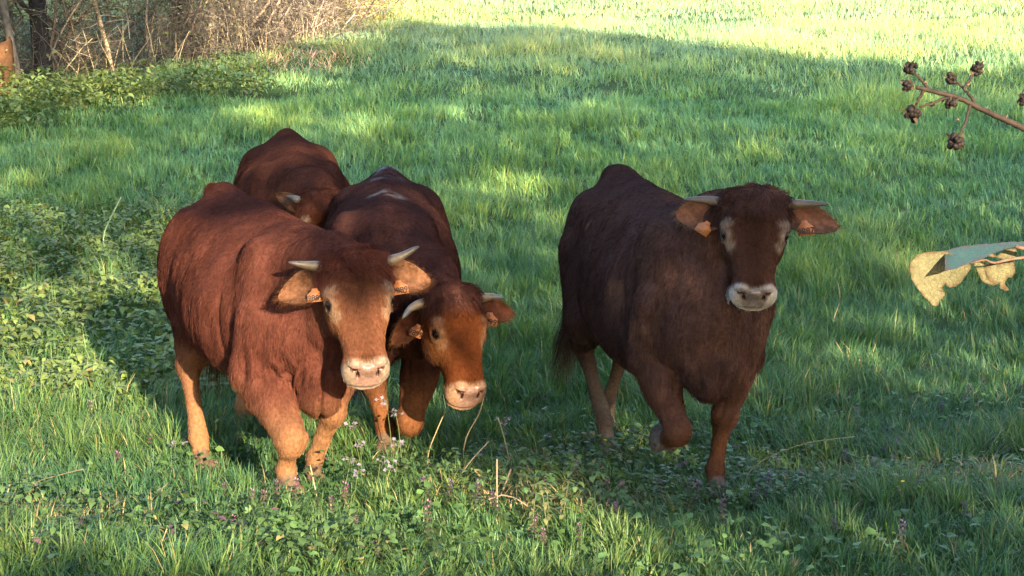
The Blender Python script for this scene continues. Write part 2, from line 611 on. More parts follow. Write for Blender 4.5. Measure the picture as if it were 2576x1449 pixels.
    def build(s, label):
        S = s.scale
        root = empty('cow', s.loc, s.rz)
        tag(root, label, 'cow')
        s.root = root
        hp = np.array([s.H(a, b, c) for a in (-0.06, 0.58) for b in (0.06, -0.27) for c in (-0.16, 0.16)])
        J = np.concatenate([np.array(j) for _, j in s.legs])
        lo = np.minimum(np.minimum(hp.min(0), J.min(0) - 0.12), (-0.98 * S, -0.38 * S, 0.0))
        hi = np.maximum(np.maximum(hp.max(0), J.max(0) + 0.12), (0.86 * S, 0.38 * S, 1.36 * S))
        B = Field(lo, hi, s.h_body)
        s.fill_body(B); s.fill_head(B)
        V, Q = B.mesh()
        # finer head, same solid
        Hd = Field(hp.min(0) - 0.02, hp.max(0) + 0.02, s.h_head)
        s.fill_body(Hd); s.fill_head(Hd)
        V2, Q2 = Hd.mesh()
        def inhead(v, m):
            t, u, l = s.head_coords(v)
            return (t > 0.02 - 0.16 + m) & (np.abs(l) < 0.155 - m) & (u > -0.235 + 0.35 * np.clip(0.25 - t, 0, 1) + m) & (u < 0.06) & (t < 0.6) | (t > 0.27 + m) & (t < 0.6) & (np.abs(l) < 0.15) & (u > -0.26)
        inbox = lambda v, m: ((v > hp.min(0) + m) & (v < hp.max(0) - m)).all(1)
        k1 = ~(inhead(V, 0.02) & inbox(V, 0.0))[Q].all(1)
        k2 = (inhead(V2, 0.0) & inbox(V2, -0.015))[Q2].any(1)
        Q = Q[k1]; Q2 = Q2[k2]
        V, Q = compact(V, Q); V2, Q2 = compact(V2, Q2)
        Q = np.concatenate([Q, Q2 + len(V)]); V = np.concatenate([V, V2])
        N = vert_normals(V, Q)
        t, u, l = s.head_coords(V)
        ht, hu, hb, hw = smooth_table(HEAD, 200, 7)
        ish = ((t > -0.05) & (t < 0.6) & (np.abs(l) < np.interp(t, ht, hw) + np.where(t > 0.33, 0.016, 0.05)) & (u > np.interp(t, ht, hb) - 0.018) & (u < 0.08)).astype(float)
        x, y, z = V[:, 0] / S, V[:, 1] / S, V[:, 2] / S
        zb = s.ground_under(V)
        # relief: hair whorls on the trunk, folds of the neck and brisket, mouth line
        P = V + s.seed * 3.7
        d = 0.009 * fbm(P * np.array([6, 7, 5]), 3) * (1 - ish)
        neck = sstep(0.42, 0.60, x) * (1 - ish) * sstep(0.5, 0.6, z)
        fold = vnoise(np.stack([P[:, 0] * 18 + 2.5 * vnoise(P * 4), P[:, 1] * 18, P[:, 2] * 2.5], 1))
        fold = 1 - 2.2 * np.abs(fold)
        d += (0.004 + 0.014 * sstep(0.72, 0.58, z) * s.folds) * neck * fold
        ribs = np.exp(-((x - 0.02) / 0.3) ** 2) * sstep(0.6, 0.8, z) * sstep(1.2, 1.0, z)
        br = sstep(0.50, 0.62, x) * sstep(0.72, 0.55, z) * sstep(0.30, 0.36, z) * (1 - ish) * sstep(0.19, 0.12, np.abs(y))
        cr_ = np.exp(-(np.sin(V[:, 1] * 40 + 2.2 * vnoise(P * 5) + 0.6) / 0.30) ** 2)
        d += s.folds * br * (0.006 - 0.017 * cr_)
        d += 0.010 * np.exp(-(V[:, 1] / 0.045) ** 2) * sstep(0.9, 1.05, z) * sstep(0.55, 0.4, x) * (1 - ish)
        d += 0.0016 * ribs * np.sin(x * 46 + 4 * z)
        crease = np.exp(-((x - 0.335 - 0.08 * (0.8 - z)) / 0.018) ** 2) * sstep(0.50, 0.6, z) * sstep(1.0, 0.8, z)
        d -= 0.018 * crease
        flank = np.exp(-((x + 0.36 - 0.16 * (0.8 - z)) / 0.03) ** 2) * sstep(0.60, 0.7, z) * sstep(1.02, 0.85, z)
        d -= 0.014 * flank
        mouth = np.exp(-((u + 0.118 - 0.05 * np.clip(0.5 - t, 0, 1)) / 0.006) ** 2) * sstep(0.40, 0.45, t) * ish
        d -= 0.010 * mouth
        V = V + N * d[:, None]
        s.V, s.Q, s.N = V, Q, vert_normals(V, Q)
        s.ish = ish
        col = s.colours(V, t, u, l, ish, zb)
        s.colv = col
        body = mesh_obj('body', V, Q, M_COAT, root, True, {'coat': col, 'wet': s.wetv})
        s.extras(root)
        if s.tail: s.tail_switch(root)
        if s.fur: s.make_fur(root)
        return root

    def ground_under(s, V):
        return V[:, 2] + s.loc[2] - zg(s.loc[0] + V[:, 0] * s.M[0, 0] + V[:, 1] * s.M[1, 0], s.loc[1] + V[:, 0] * s.M[0, 1] + V[:, 1] * s.M[1, 1])

    def colours(s, V, t, u, l, ish, zb):
        S = s.scale
        P = V + s.seed * 5.1
        base, face, leg = (np.array(c) for c in (s.base, s.face, s.leg))
        n = fbm(P * 5, 3)[:, None]; n2 = fbm(P * np.array([22, 22, 12]), 3)[:, None]
        c = base * (1 + 0.22 * n + 0.30 * n2)
        leg = np.where((V[:, 0] < 0)[:, None], np.array(s.leg2 or s.leg), leg)
        lw = sstep(0.50, 0.20, zb / S)[:, None] * (1 - ish[:, None])
        c = c + (leg * (1 + 0.2 * n2) - c) * lw * s.leg_mix
        x, z = V[:, 0] / S, V[:, 2] / S
        if s.neckc:
            w = (sstep(0.34, 0.52, x + 0.12 * fbm(P * 6 + 8, 3)) * (0.65 + 0.5 * fbm(P * np.array([20, 20, 5]) + 2, 2)))[:, None]
            w = w * (0.25 + 0.75 * sstep(0.72, 0.86, z)[:, None]) * s.neck_mix
            c = c + (np.array(s.neckc) * (1 + 0.25 * n2) - c) * np.clip(w, 0, 1)
        un = (sstep(0.60, 0.52, z) * sstep(0.75, 0.3, np.abs(x)))[:, None]
        c = c + (leg - c) * 0.4 * un * (1 - ish[:, None])
        for (px_, pz_, sx, sz, cc, amt) in s.patches:     # dried dirt and dust on the hide (x, y, z, radius)
            pass
        hf = ish[:, None]
        fc = face * (1 + 0.15 * n + 0.18 * n2)
        ridge = np.exp(-(l / 0.055) ** 2)[:, None]
        fc = fc * (1 - 0.35 * ridge)
        side = (sstep(0.06, 0.10, np.abs(l)) * sstep(0.17, 0.24, t) * sstep(0.42, 0.30, t))[:, None]
        fc = fc + (np.array(s.cheek) - fc) * 0.55 * side
        pollm = sstep(0.16, 0.06, t)[:, None]
        fc = fc + (base * 1.35 * (1 + 0.5 * fbm(P * 26 + 4, 2)[:, None]) - fc) * pollm
        jaw = sstep(-0.09, -0.17, u)[:, None] * sstep(0.42, 0.3, t)[:, None]
        fc = fc + (base - fc) * 0.8 * jaw
        al = np.abs(l)
        for (et, eu, el, rr, am) in ((0.216, -0.028, 0.121, 0.052, 0.62), (0.160, -0.014, 0.108, 0.044, 0.5), (0.268, -0.034, 0.104, 0.044, 0.45)):
            r = np.sqrt((t - et) ** 2 + (u - eu) ** 2 + (al - el) ** 2)
            w = sstep(rr, rr * 0.4, r)[:, None] * am
            fc = fc + (np.array(s.pale) - fc) * w
        r = np.sqrt(((t - 0.216) / 1.3) ** 2 + (u + 0.028) ** 2 + (al - 0.123) ** 2)
        w = sstep(0.030, 0.021, r)[:, None]
        fc = fc + (np.array((0.010, 0.005, 0.004)) - fc) * w * 0.9
        edge = 0.486 + 0.010 * np.cos(l * 40) + 0.012 * n[:, 0] - 0.03 * sstep(-0.06, -0.14, u)
        mz = sstep(edge - 0.016, edge + 0.016, t)[:, None]
        fc = fc + (np.array(s.muzzle) * (1 + 0.1 * n2) - fc) * mz
        pad = (sstep(0.500, 0.512, t) * sstep(0.075, 0.062, al + 0.35 * (t - 0.5)) * sstep(-0.118, -0.108, u))[:, None]
        fc = fc + (np.array(s.nose) * (1 + 0.08 * n2) - fc) * pad
        ns = np.minimum(np.sqrt(((t - 0.517) / 0.018) ** 2 + ((u + 0.040) / 0.016) ** 2 + ((al - 0.052) / 0.018) ** 2),
                        np.sqrt(((t - 0.535) / 0.022) ** 2 + ((u + 0.060) / 0.020) ** 2 + ((al - 0.039) / 0.008) ** 2))
        w = sstep(1.15, 0.8, ns)[:, None]
        fc = fc + (np.array((0.030, 0.012, 0.010)) - fc) * w
        ml = (np.exp(-((u + 0.118 - 0.05 * np.clip(0.5 - t, 0, 1)) / 0.006) ** 2) * sstep(0.43, 0.47, t))[:, None]
        fc = fc * (1 - 0.6 * ml)
        c = c + (fc - c) * hf
        s.wetv = (pad[:, 0] * ish * 0.9).astype(np.float32)
        s.bare = (mz[:, 0] * ish)
        for _, J in s.legs:
            dh = np.linalg.norm(V - np.array(J[4]) - np.array((0.03, 0, -0.01)) * S, axis=1)
            w = sstep(0.088 * S, 0.074 * S, dh)[:, None]
            c = c + (np.array(s.hoofc) * (1 + 0.3 * n2) - c) * w * 0.85
        for (cx, cy, cz, rr, cc, am) in s.dirt:
            r = np.sqrt((V[:, 0] / S - cx) ** 2 + (V[:, 1] / S - cy) ** 2 + (V[:, 2] / S - cz) ** 2)
            r = r * (1 + 0.5 * fbm(P * 14, 3))
            w = (sstep(rr, rr * 0.35, r) * sstep(-0.35, 0.35, fbm(P * np.array([11, 13, 12]) + 9, 4)))[:, None] * am
            c = c + (np.array(cc) - c) * w
        return np.clip(c, 0.001, 1)

    # ---- ears, eyes, horns, tags, tail hair
    def extras(s, root):
        k = s.head_scale
        tol = lambda T: (np.array(T) * np.array((1, 1, s.kl))) @ s.HR * k + s.poll             # head coords -> local
        for sg in (-1, 1):
            # eyeball
            V, F = uv_ball(0.0225, 14, 10)
            mesh_obj('eye', tol(V + np.array((0.216 * s.kt, -0.033, sg * 0.1120))), F, M_EYE, root, True)
            # horn
            hs = s.horns[0 if sg < 0 else 1]
            pts = np.array([(0.035, -0.055, sg * 0.085)] + [(a, b, sg * c) for a, b, c in hs])
            tt = np.linspace(0, 1, 14)
            pp = np.stack([cr(pts[:, j], tt) for j in range(3)], 1)
            rad = 0.0245 * (1 - tt) ** 0.62 + 0.0035
            rad = rad * (1 + 0.02 * np.sin(tt * 60))
            V, F = tube(pp, rad, 12)
            tv = np.concatenate([np.repeat(tt, 12), [0, 1]])
            hc = np.array(s.horn_base) * (1 - sstep(0.45, 0.95, tv)[:, None]) + np.array(s.horn_tip) * sstep(0.45, 0.95, tv)[:, None]
            hc = hc * (0.85 + 0.3 * _hash((tv * 40).astype(int), 0, 0)[:, None])
            mesh_obj('horn', tol(V), F, M_HORN, root, True, {'coat': hc})
            # ear
            e = s.ears[0 if sg < 0 else 1]
            V, F, inner, fr = ear_mesh(e, sg)
            c_in = np.array(s.ear_in); c_out = np.array(s.ear_out)
            ss = fr[:, 0]; ww = np.abs(fr[:, 1])
            blot = sstep(-0.1, 0.4, vnoise(V * 45 + s.seed))
            ci = c_in * (1 - 0.30 * blot[:, None]) * (1 - 0.35 * sstep(0.4, 0.0, ss)[:, None]) + np.array((0.03, 0.018, 0.012)) * sstep(0.72, 1.0, ww)[:, None] * 0.8
            cc = np.where(inner[:, None], ci, c_out)
            ear = mesh_obj('ear', tol(V), F, M_COAT, root, True, {'coat': cc, 'wet': np.zeros(len(V))})
            s.ear_fuzz(root, tol(V), inner, fr, sg)
            # tag hanging from the ear
            tg = s.tags[0 if sg < 0 else 1]
            if tg:
                sp, wp, roll, w_, h_, txt, tilt = tg
                c = ear_point(e, sg, sp, wp) + np.array((0.0, 0.012, 0))
                rr_ = math.radians(roll)
                X = np.array((math.sin(rr_), 0, math.cos(rr_)))     # along the tag's width, head coords (t,u,l)
                Nn = nrm(np.array(tilt if np.ndim(tilt) else (0.15, 1.0, tilt)))
                X = nrm(X - (X @ Nn) * Nn); Yv = -np.cross(Nn, X)      # (t, u, l) is a left-handed triple
                c = c + Nn * 0.014 - Yv * h_ * 0.15
                o = tag_plate(w_, h_)
                Vt, Ft = o
                A = np.stack([X, Yv, Nn])
                tgo = mesh_obj('ear_tag', tol(Vt @ A + c), Ft, M_TAG, root, False)
                if txt:
                    cu = bpy.data.curves.new('tag_number', 'FONT')
                    cu.body = txt; cu.align_x = 'CENTER'; cu.align_y = 'CENTER'
                    cu.size = h_ * 0.70 * k; cu.extrude = 0.0004; cu.offset = 0.0009; cu.resolution_u = 3
                    tmp = bpy.data.objects.new('tag_number', cu)
                    tm = bpy.data.meshes.new_from_object(tmp)
                    bpy.data.objects.remove(tmp)
                    to = bpy.data.objects.new('tag_number', tm)
                    COL.objects.link(to); to.parent = tgo
                    tm.materials.clear(); tm.materials.append(M_INK)
                    AL = np.stack([(A[i] @ s.HR) for i in range(3)])
                    mm = Matrix.Identity(4)
                    ctr = tol((np.array((0, -h_ * 0.16, 0.0030)) @ A + c)[None])[0]
                    for i in range(3):
                        for j in range(3): mm[i][j] = AL[j][i]
                        mm[i][3] = ctr[i]
                    to.matrix_local = mm

    def tail_switch(s, root):
        T = [np.array(t, float) for t in s.tail]
        r = np.random.default_rng(s.seed + 90)
        n = 700
        a = T[-1] + (T[-2] - T[-1]) * r.uniform(0, 0.55, (n, 1)) + r.normal(0, 0.012, (n, 3))
        d = nrm(nrm(T[-1] - T[-2]) + r.normal(0, 0.16, (n, 3)))
        ln = r.uniform(0.14, 0.30, n) * s.scale
        col = np.array(s.switch) * r.uniform(0.5, 1.4, (n, 1))
        strands('tail_switch', a, d, ln, col, 0.0011, root, droop=0.25, seg=6)

    def ear_fuzz(s, root, V, inner, fr, sg):
        r = np.random.default_rng(s.seed * 10 + sg + 3)
        idx = np.where(np.abs(fr[:, 1]) > 0.55)[0]
        pick = r.choice(idx, min(900, len(idx) * 3))
        base = V[pick] + r.normal(0, 0.003, (len(pick), 3))
        out = nrm(s.l * sg * 0.6 - s.f * fr[pick, 1][:, None] * 0.0 + r.normal(0, 0.35, (len(pick), 3)) + s.u * 0.25)
        ln = r.uniform(0.012, 0.030, len(pick)) * s.head_scale
        col = np.array(s.ear_fringe) * r.uniform(0.6, 1.2, (len(pick), 1))
        strands('ear_hair', base, out, ln, col, 0.00055, root, droop=0.3, seg=3)

    def make_fur(s, root):
        r = np.random.default_rng(s.seed + 50)
        V, Q, N = s.V, s.Q, s.N
        a, b, c, d = (V[Q[:, i]] for i in range(4))
        ar = np.linalg.norm(np.cross(c - a, d - b), axis=1)
        hd = s.ish[Q].mean(1)
        pr_ = ar * (1 + 1.2 * hd) * (1 - 0.97 * s.bare[Q].mean(1))
        f = r.choice(len(Q), s.fur_n, p=pr_ / pr_.sum())
        u1 = r.random((s.fur_n, 1)); v1 = r.random((s.fur_n, 1))
        q = Q[f]
        bl = lambda A: ((A[q[:, 0]] * (1 - u1) + A[q[:, 1]] * u1) * (1 - v1) + (A[q[:, 3]] * (1 - u1) + A[q[:, 2]] * u1) * v1)
        P = bl(V); Nn = nrm(bl(N)); C = bl(s.colv)
        hd = s.ish[q].mean(1)
        t, u, l = s.head_coords(P)
        z = P[:, 2] / s.scale; x = P[:, 0] / s.scale
        flow = np.zeros_like(P) + np.array((-0.55, 0, -0.75))
        top = sstep(0.6, 0.95, Nn[:, 2])[:, None]
        flow = flow * (1 - top) + np.array((-1.0, 0, -0.1)) * top
        legw = sstep(0.62, 0.5, z)[:, None]
        flow = flow * (1 - legw) + np.array((-0.1, 0, -1.0)) * legw
        nk = (sstep(0.45, 0.6, x) * (1 - hd))[:, None]
        flow = flow * (1 - nk) + np.array((-0.25, 0, -1.0)) * nk
        hf = s.f * 1.0 + s.l * np.sign(l)[:, None] * 0.25
        flow = np.where(hd[:, None] > 0.5, hf, flow)
        w = 0.7 * np.stack([fbm(P * 7 + 31 * j, 2) for j in range(3)], 1)
        w2 = np.stack([vnoise(P * 38 + 57 * j) for j in range(3)], 1)
        curl = (0.10 + 0.9 * sstep(0.17, 0.06, t) * (hd > 0.5) * (u > -0.16))[:, None]
        flow = flow + 0.9 * w * (1 - 0.6 * (hd > 0.5))[:, None] + (0.35 + 2.2 * curl) * w2 + r.normal(0, 0.16, P.shape)
        flow = flow - (flow * Nn).sum(1, keepdims=True) * Nn
        lift = 0.22 + 0.55 * curl[:, 0] + r.uniform(-0.05, 0.15, len(P))
        D = nrm(nrm(flow) + Nn * lift[:, None])
        ln = 0.026 + 0.012 * fbm(P * 6 + 3, 2)
        ln = np.where(hd > 0.5, 0.013 + 0.034 * curl[:, 0], ln)
        ln = ln * np.where(z < 0.45, 0.6, 1.0) * r.uniform(0.6, 1.25, len(P))
        ridge = np.exp(-(P[:, 1] / 0.05) ** 2) * sstep(-0.55, -0.75, x) * sstep(1.1, 1.2, z)
        ln = ln * (1 + 1.2 * ridge)
        C = C * r.uniform(0.6, 1.5, (len(P), 1))
        C = C * (1 + 0.22 * vnoise(P * 60)[:, None]) * (1 + 0.25 * fbm(P * np.array([8, 8, 6]) + 70, 3)[:, None])
        o = strands('coat', P - Nn * 0.001, D, ln, C, 0.00085 * s.scale, root, droop=0.25, seg=4, normal=Nn)
        o['kind'] = 'stuff'


def frame_z(v):
    z = nrm(np.asarray(v, float)); x = nrm(np.cross(np.array([0, 1.0, 0]), z)); y = np.cross(z, x)
    return np.stack([x, y, z])


def compact(V, Q):
    used = np.unique(Q)
    m = np.full(len(V), -1, np.int64); m[used] = np.arange(len(used))
    return V[used], m[Q]


def cr(p, t):
    """Smooth interpolation through the values p at parameters t in 0..1 (Catmull-Rom)."""
    n = len(p); p = np.concatenate([[2 * p[0] - p[1]], p, [2 * p[-1] - p[-2]]])
    x = t * (n - 1); i = np.clip(np.floor(x).astype(int), 0, n - 2); f = x - i
    a, b, c, d = p[i], p[i + 1], p[i + 2], p[i + 3]
    return 0.5 * (2 * b + (c - a) * f + (2 * a - 5 * b + 4 * c - d) * f ** 2 + (3 * b - a - 3 * c + d) * f ** 3)


def uv_ball(r, n=12, m=8):
    V = [(0, 0, r)]
    for i in range(1, m):
        a = math.pi * i / m
        for j in range(n):
            b = 2 * math.pi * j / n
            V.append((r * math.sin(a) * math.cos(b), r * math.sin(a) * math.sin(b), r * math.cos(a)))
    V.append((0, 0, -r))
    Q = [(1 + i * n + j, 1 + (i + 1) * n + j, 1 + (i + 1) * n + (j + 1) % n, 1 + i * n + (j + 1) % n) for i in range(m - 2) for j in range(n)]
    T = [(0, 1 + j, 1 + (j + 1) % n) for j in range(n)]
    e = len(V) - 1; o = 1 + (m - 2) * n
    T += [(e, o + (j + 1) % n, o + j) for j in range(n)]
    return np.array(V), [np.array(Q), np.array(T)]


def ear_frame(e, sg):
    """e: root (t,u,l), direction (t,u,l), length, half width, opening twist. All in head coordinates; l counted outwards."""
    root, dr, L, hw, tw = e
    sgn = np.array((1, 1, sg))
    d = nrm(np.array(dr) * sgn)
    up = np.array((-1.0, 0.0, 0.0))                                  # towards the poll
    fw = np.array((0.0, 1.0, 0.0))
    a = math.radians(tw)
    fw, up = fw * math.cos(a) + up * math.sin(a), up * math.cos(a) - fw * math.sin(a)
    up = nrm(up - (up @ d) * d)
    n = nrm(np.cross(d, up)); n = n if n @ fw > 0 else -n
    return np.array(root) * sgn, d, up, n, L, hw


def ear_point(e, sg, s_, w_):
    r, d, up, n, L, hw = ear_frame(e, sg)
    prof = hw * np.sin(math.pi * np.clip(s_, 0, 1) ** 0.78 * 0.97 + 0.08) ** 0.62
    cup = prof * (w_ * w_) * 0.62 * (1 - 0.55 * s_) + 0.05 * np.clip(0.35 - s_, 0, 1)
    sag = -0.25 * L * s_ * s_
    return r + d * (L * s_) + up * (w_ * prof) + n * (cup - 0.018 * s_) - up * 0.0 + np.array((0.12, 0, 0)) * (L * s_ * s_)


def ear_mesh(e, sg, n=18, m=13):
    A = np.zeros((n, m, 3)); fr = np.zeros((n, m, 2))
    for i, s_ in enumerate(np.linspace(0.0, 1.0, n)):
        for j, w_ in enumerate(np.linspace(-1, 1, m)):
            A[i, j] = ear_point(e, sg, s_, w_); fr[i, j] = (s_, w_)
    r, d, up, nn, L, hw = ear_frame(e, sg)
    th = 0.006
    B = A - nn * th
    V = np.concatenate([A.reshape(-1, 3), B.reshape(-1, 3)])
    o = n * m
    Q = []
    for i in range(n - 1):
        for j in range(m - 1):
            a, b, c, d_ = i * m + j, (i + 1) * m + j, (i + 1) * m + j + 1, i * m + j + 1
            Q += [(a, b, c, d_), (o + a, o + d_, o + c, o + b)]
    for i in range(n - 1):
        for j in (0, m - 1):
            a, b = i * m + j, (i + 1) * m + j
            Q.append((a, b, o + b, o + a))
    for j in range(m - 1):
        for i in (0, n - 1):
            a, b = i * m + j, i * m + j + 1
            Q.append((a, b, o + b, o + a))
    inner = np.concatenate([np.ones(o, bool), np.zeros(o, bool)])
    fr = fr.reshape(-1, 2)
    return V, np.array(Q), inner, np.concatenate([fr, fr])


def tag_plate(w, h):
    """A flat plate with a narrower shoulder and a round stud on top, facing +Z."""
    P = np.array([(-w / 2, -h / 2), (w / 2, -h / 2), (w / 2, h * 0.18), (w * 0.22, h * 0.5), (w * 0.16, h * 0.72), (-w * 0.16, h * 0.72), (-w * 0.22, h * 0.5), (-w / 2, h * 0.18)])
    n = len(P)
    V = np.concatenate([np.c_[P, np.full(n, -0.001)], np.c_[P, np.full(n, 0.001)]])
    ring = np.array([(i, (i + 1) % n, n + (i + 1) % n, n + i) for i in range(n)])
    caps = np.array([[n + i for i in range(n)], [n - 1 - i for i in range(n)]])
    # stud
    a = np.arange(8) * math.pi / 4
    o = 2 * n
    S_ = np.concatenate([np.c_[0.006 * np.cos(a), 0.006 * np.sin(a) + h * 0.5, np.full(8, 0.0012)], np.c_[0.005 * np.cos(a), 0.005 * np.sin(a) + h * 0.5, np.full(8, 0.004)]])
    sq = np.array([(o + i, o + (i + 1) % 8, o + 8 + (i + 1) % 8, o + 8 + i) for i in range(8)])
    sc = np.array([[o + 8 + i for i in range(8)]])
    return np.concatenate([V, S_]), [np.concatenate([ring, sq]), np.concatenate([caps, sc])]


def strands(name, P, D, ln, C, rad, parent, droop=0.2, seg=4, normal=None, mat=None):
    n = len(P)
    ts = np.linspace(0, 1, seg)
    g = np.array((0, 0, -1.0))
    pts = P[:, None, :] + D[:, None, :] * (ts[None, :, None] * ln[:, None, None]) + g * (droop * ln[:, None, None] * (ts ** 2)[None, :, None])
    if normal is not None:   # lie back towards the skin
        pts = pts - normal[:, None, :] * (0.18 * ln[:, None, None] * (ts ** 2)[None, :, None])
    cu = bpy.data.hair_curves.new(name)
    cu.add_curves([seg] * n)
    cu.attributes['position'].data.foreach_set('vector', pts.astype(np.float32).ravel())
    ra = cu.attributes.get('radius') or cu.attributes.new('radius', 'FLOAT', 'POINT')
    ra.data.foreach_set('value', np.tile(rad * (1 - 0.75 * ts), n).astype(np.float32))
    at_ = cu.attributes.new('coat', 'FLOAT_COLOR', 'CURVE')
    at_.data.foreach_set('color', np.c_[np.clip(C, 0.0008, 1), np.ones(n)].astype(np.float32).ravel())
    cu.materials.append(mat or M_FUR)
    o = bpy.data.objects.new(name, cu)
    COL.objects.link(o)
    o.parent = parent
    o['kind'] = 'stuff'
    return o


def coat_mat():
    m, nt, out = new_mat('cow_coat')
    p = pr(nt, (0.1, 0.03, 0.015), 0.8, 0.0)
    a = attr(nt, 'coat')
    c, h = noise_mul(nt, a.outputs['Color'], 70, 0.72, 1.25, 6)
    nt.links.new(c, p.inputs['Base Color'])
    w = attr(nt, 'wet')
    mr = nt.nodes.new('ShaderNodeMapRange')
    mr.inputs['To Min'].default_value = 0.75; mr.inputs['To Max'].default_value = 0.22
    nt.links.new(w.outputs['Fac'], mr.inputs['Value'])
    m3 = nt.nodes.new('ShaderNodeMath'); m3.operation = 'MULTIPLY'; m3.inputs[1].default_value = 0.35
    nt.links.new(w.outputs['Fac'], m3.inputs[0]); nt.links.new(m3.outputs[0], p.inputs['Specular IOR Level'])
    nt.links.new(mr.outputs[0], p.inputs['Roughness'])
    nt.links.new(bump(nt, h, 0.35, 0.006), p.inputs['Normal'])
    nt.links.new(p.outputs[0], out.inputs[0])
    return m


def fur_mat():
    m, nt, out = new_mat('cow_fur')
    p = nt.nodes.new('ShaderNodeBsdfDiffuse')
    nt.links.new(attr(nt, 'coat').outputs['Color'], p.inputs['Color'])
    nt.links.new(p.outputs[0], out.inputs[0])
    return m


M_COAT = coat_mat()
M_FUR = fur_mat()
M_EYE = simple_mat('cow_eye', (0.005, 0.0035, 0.003), 0.2, 0.12, bmp=0)
M_HORN = simple_mat('horn', (0.3, 0.25, 0.2), 0.45, 0.35, 60, 0.8, 1.2, 0.15, 0.002, attr_name='coat')
M_TAG = simple_mat('ear_tag_plastic', (0.25, 0.090, 0.034), 0.45, 0.35, 60, 0.85, 1.12, 0.0)
M_INK = simple_mat('tag_ink', (0.03, 0.015, 0.012), 0.6, 0.2, bmp=0)
# ---------------------------------------------------------------- meadow ground
def ground_at(px, py):
    d = at(px, py, 1.0) - np.array([0, 0, CAM_H])
    Y = np.linspace(5, 120, 6000)
    h = CAM_H + d[2] * Y - zg(d[0] * Y, Y)
    k = int(np.argmax(h < 0))
    return np.array([d[0] * Y[k], Y[k], float(zg(d[0] * Y[k], Y[k]))])


def build_meadow():
    ys = np.concatenate([np.linspace(-120, 0, 25)[:-1], np.linspace(0, 40, 161)[:-1], np.linspace(40, 120, 60)[:-1], np.linspace(120, 900, 25)])
    xs = np.concatenate([np.linspace(-500, -25, 20)[:-1], np.linspace(-25, 25, 151)[:-1], np.linspace(25, 500, 20)])
    gx, gy = np.meshgrid(xs, ys)
    V = np.c_[gx.ravel(), gy.ravel(), zg(gx, gy).ravel()]
    n = len(xs)
    i = np.arange(len(ys) - 1)[:, None] * n + np.arange(n - 1)[None]
    Q = np.stack([i, i + 1, i + n + 1, i + n], -1).reshape(-1, 4)
    m, nt, out = new_mat('meadow_soil')
    p = pr(nt, (0.03, 0.05, 0.015), 0.9, 0.1)
    tc = nt.nodes.new('ShaderNodeTexCoord')
    nz = nt.nodes.new('ShaderNodeTexNoise'); nz.inputs['Scale'].default_value = 3.0; nz.inputs['Detail'].default_value = 8
    nt.links.new(tc.outputs['Object'], nz.inputs['Vector'])
    r = nt.nodes.new('ShaderNodeValToRGB')
    r.color_ramp.elements[0].position = 0.35; r.color_ramp.elements[0].color = (0.028, 0.040, 0.012, 1)
    r.color_ramp.elements[1].position = 0.7; r.color_ramp.elements[1].color = (0.055, 0.10, 0.024, 1)
    nt.links.new(nz.outputs[0], r.inputs[0]); nt.links.new(r.outputs[0], p.inputs['Base Color'])
    nt.links.new(bump(nt, nz.outputs[0], 0.6, 0.05), p.inputs['Normal'])
    nt.links.new(p.outputs[0], out.inputs[0])
    o = mesh_obj('meadow', V, Q, m, None, True)
    tag(o, kind='structure')


build_meadow()


def leaf_mat(name, rough=0.5, spec=0.25, trans=0.35, tr_tint=(1.25, 1.25, 0.55)):
    m, nt, out = new_mat(name)
    p = pr(nt, (0.05, 0.1, 0.03), rough, spec)
    a = attr(nt, 'tint')
    nt.links.new(a.outputs['Color'], p.inputs['Base Color'])
    t = nt.nodes.new('ShaderNodeBsdfTranslucent')
    mx = nt.nodes.new('ShaderNodeMix'); mx.data_type = 'RGBA'; mx.blend_type = 'MULTIPLY'
    mx.inputs[0].default_value = 1.0; mx.inputs[7].default_value = (*tr_tint, 1)
    nt.links.new(a.outputs['Color'], mx.inputs[6]); nt.links.new(mx.outputs[2], t.inputs['Color'])
    ms = nt.nodes.new('ShaderNodeMixShader'); ms.inputs[0].default_value = trans
    nt.links.new(p.outputs[0], ms.inputs[1]); nt.links.new(t.outputs[0], ms.inputs[2])
    nt.links.new(ms.outputs[0], out.inputs[0])
    return m


M_GRASS = leaf_mat('grass_blade', 0.48, 0.28, 0.32)
M_LEAF = leaf_mat('broad_leaf', 0.55, 0.25, 0.25)
M_DRY = simple_mat('dry_stalk', (0.3, 0.22, 0.13), 0.8, 0.1, 40, 0.75, 1.2, 0, attr_name='tint')
M_BARK = simple_mat('bark', (0.12, 0.09, 0.07), 0.9, 0.1, 14, 0.6, 1.35, 0.6, 0.02, attr_name='tint')
M_PETAL = leaf_mat('petal', 0.6, 0.2, 0.3, (1, 1, 1))

COVER = [  # patches of broad-leaved ground cover: centre x, y, radii
    (-3.1, 12.2, 1.7, 1.9), (-3.6, 14.2, 1.6, 1.5), (-2.3, 10.4, 0.7, 0.6), (-5.6, 21.4, 1.3, 1.0), (-4.2, 22.6, 1.1, 0.8), (-6.3, 20.4, 1.2, 1.2),
    (-0.95, 6.75, 0.5, 0.2), (-1.75, 7.15, 0.95, 0.5), (-0.9, 6.75, 0.7, 0.3), (0.35, 7.9, 1.1, 0.55), (0.9, 8.5, 0.9, 0.5), (1.9, 7.7, 0.8, 0.35), (2.5, 8.2, 0.9, 0.5), (-0.2, 8.2, 0.8, 0.35)]
STRAW = [(-1.9, 7.5, 0.5, 0.25), (2.45, 8.05, 0.9, 0.45), (0.15, 7.7, 0.5, 0.3), (-2.9, 25.7, 0.7, 1.2)]


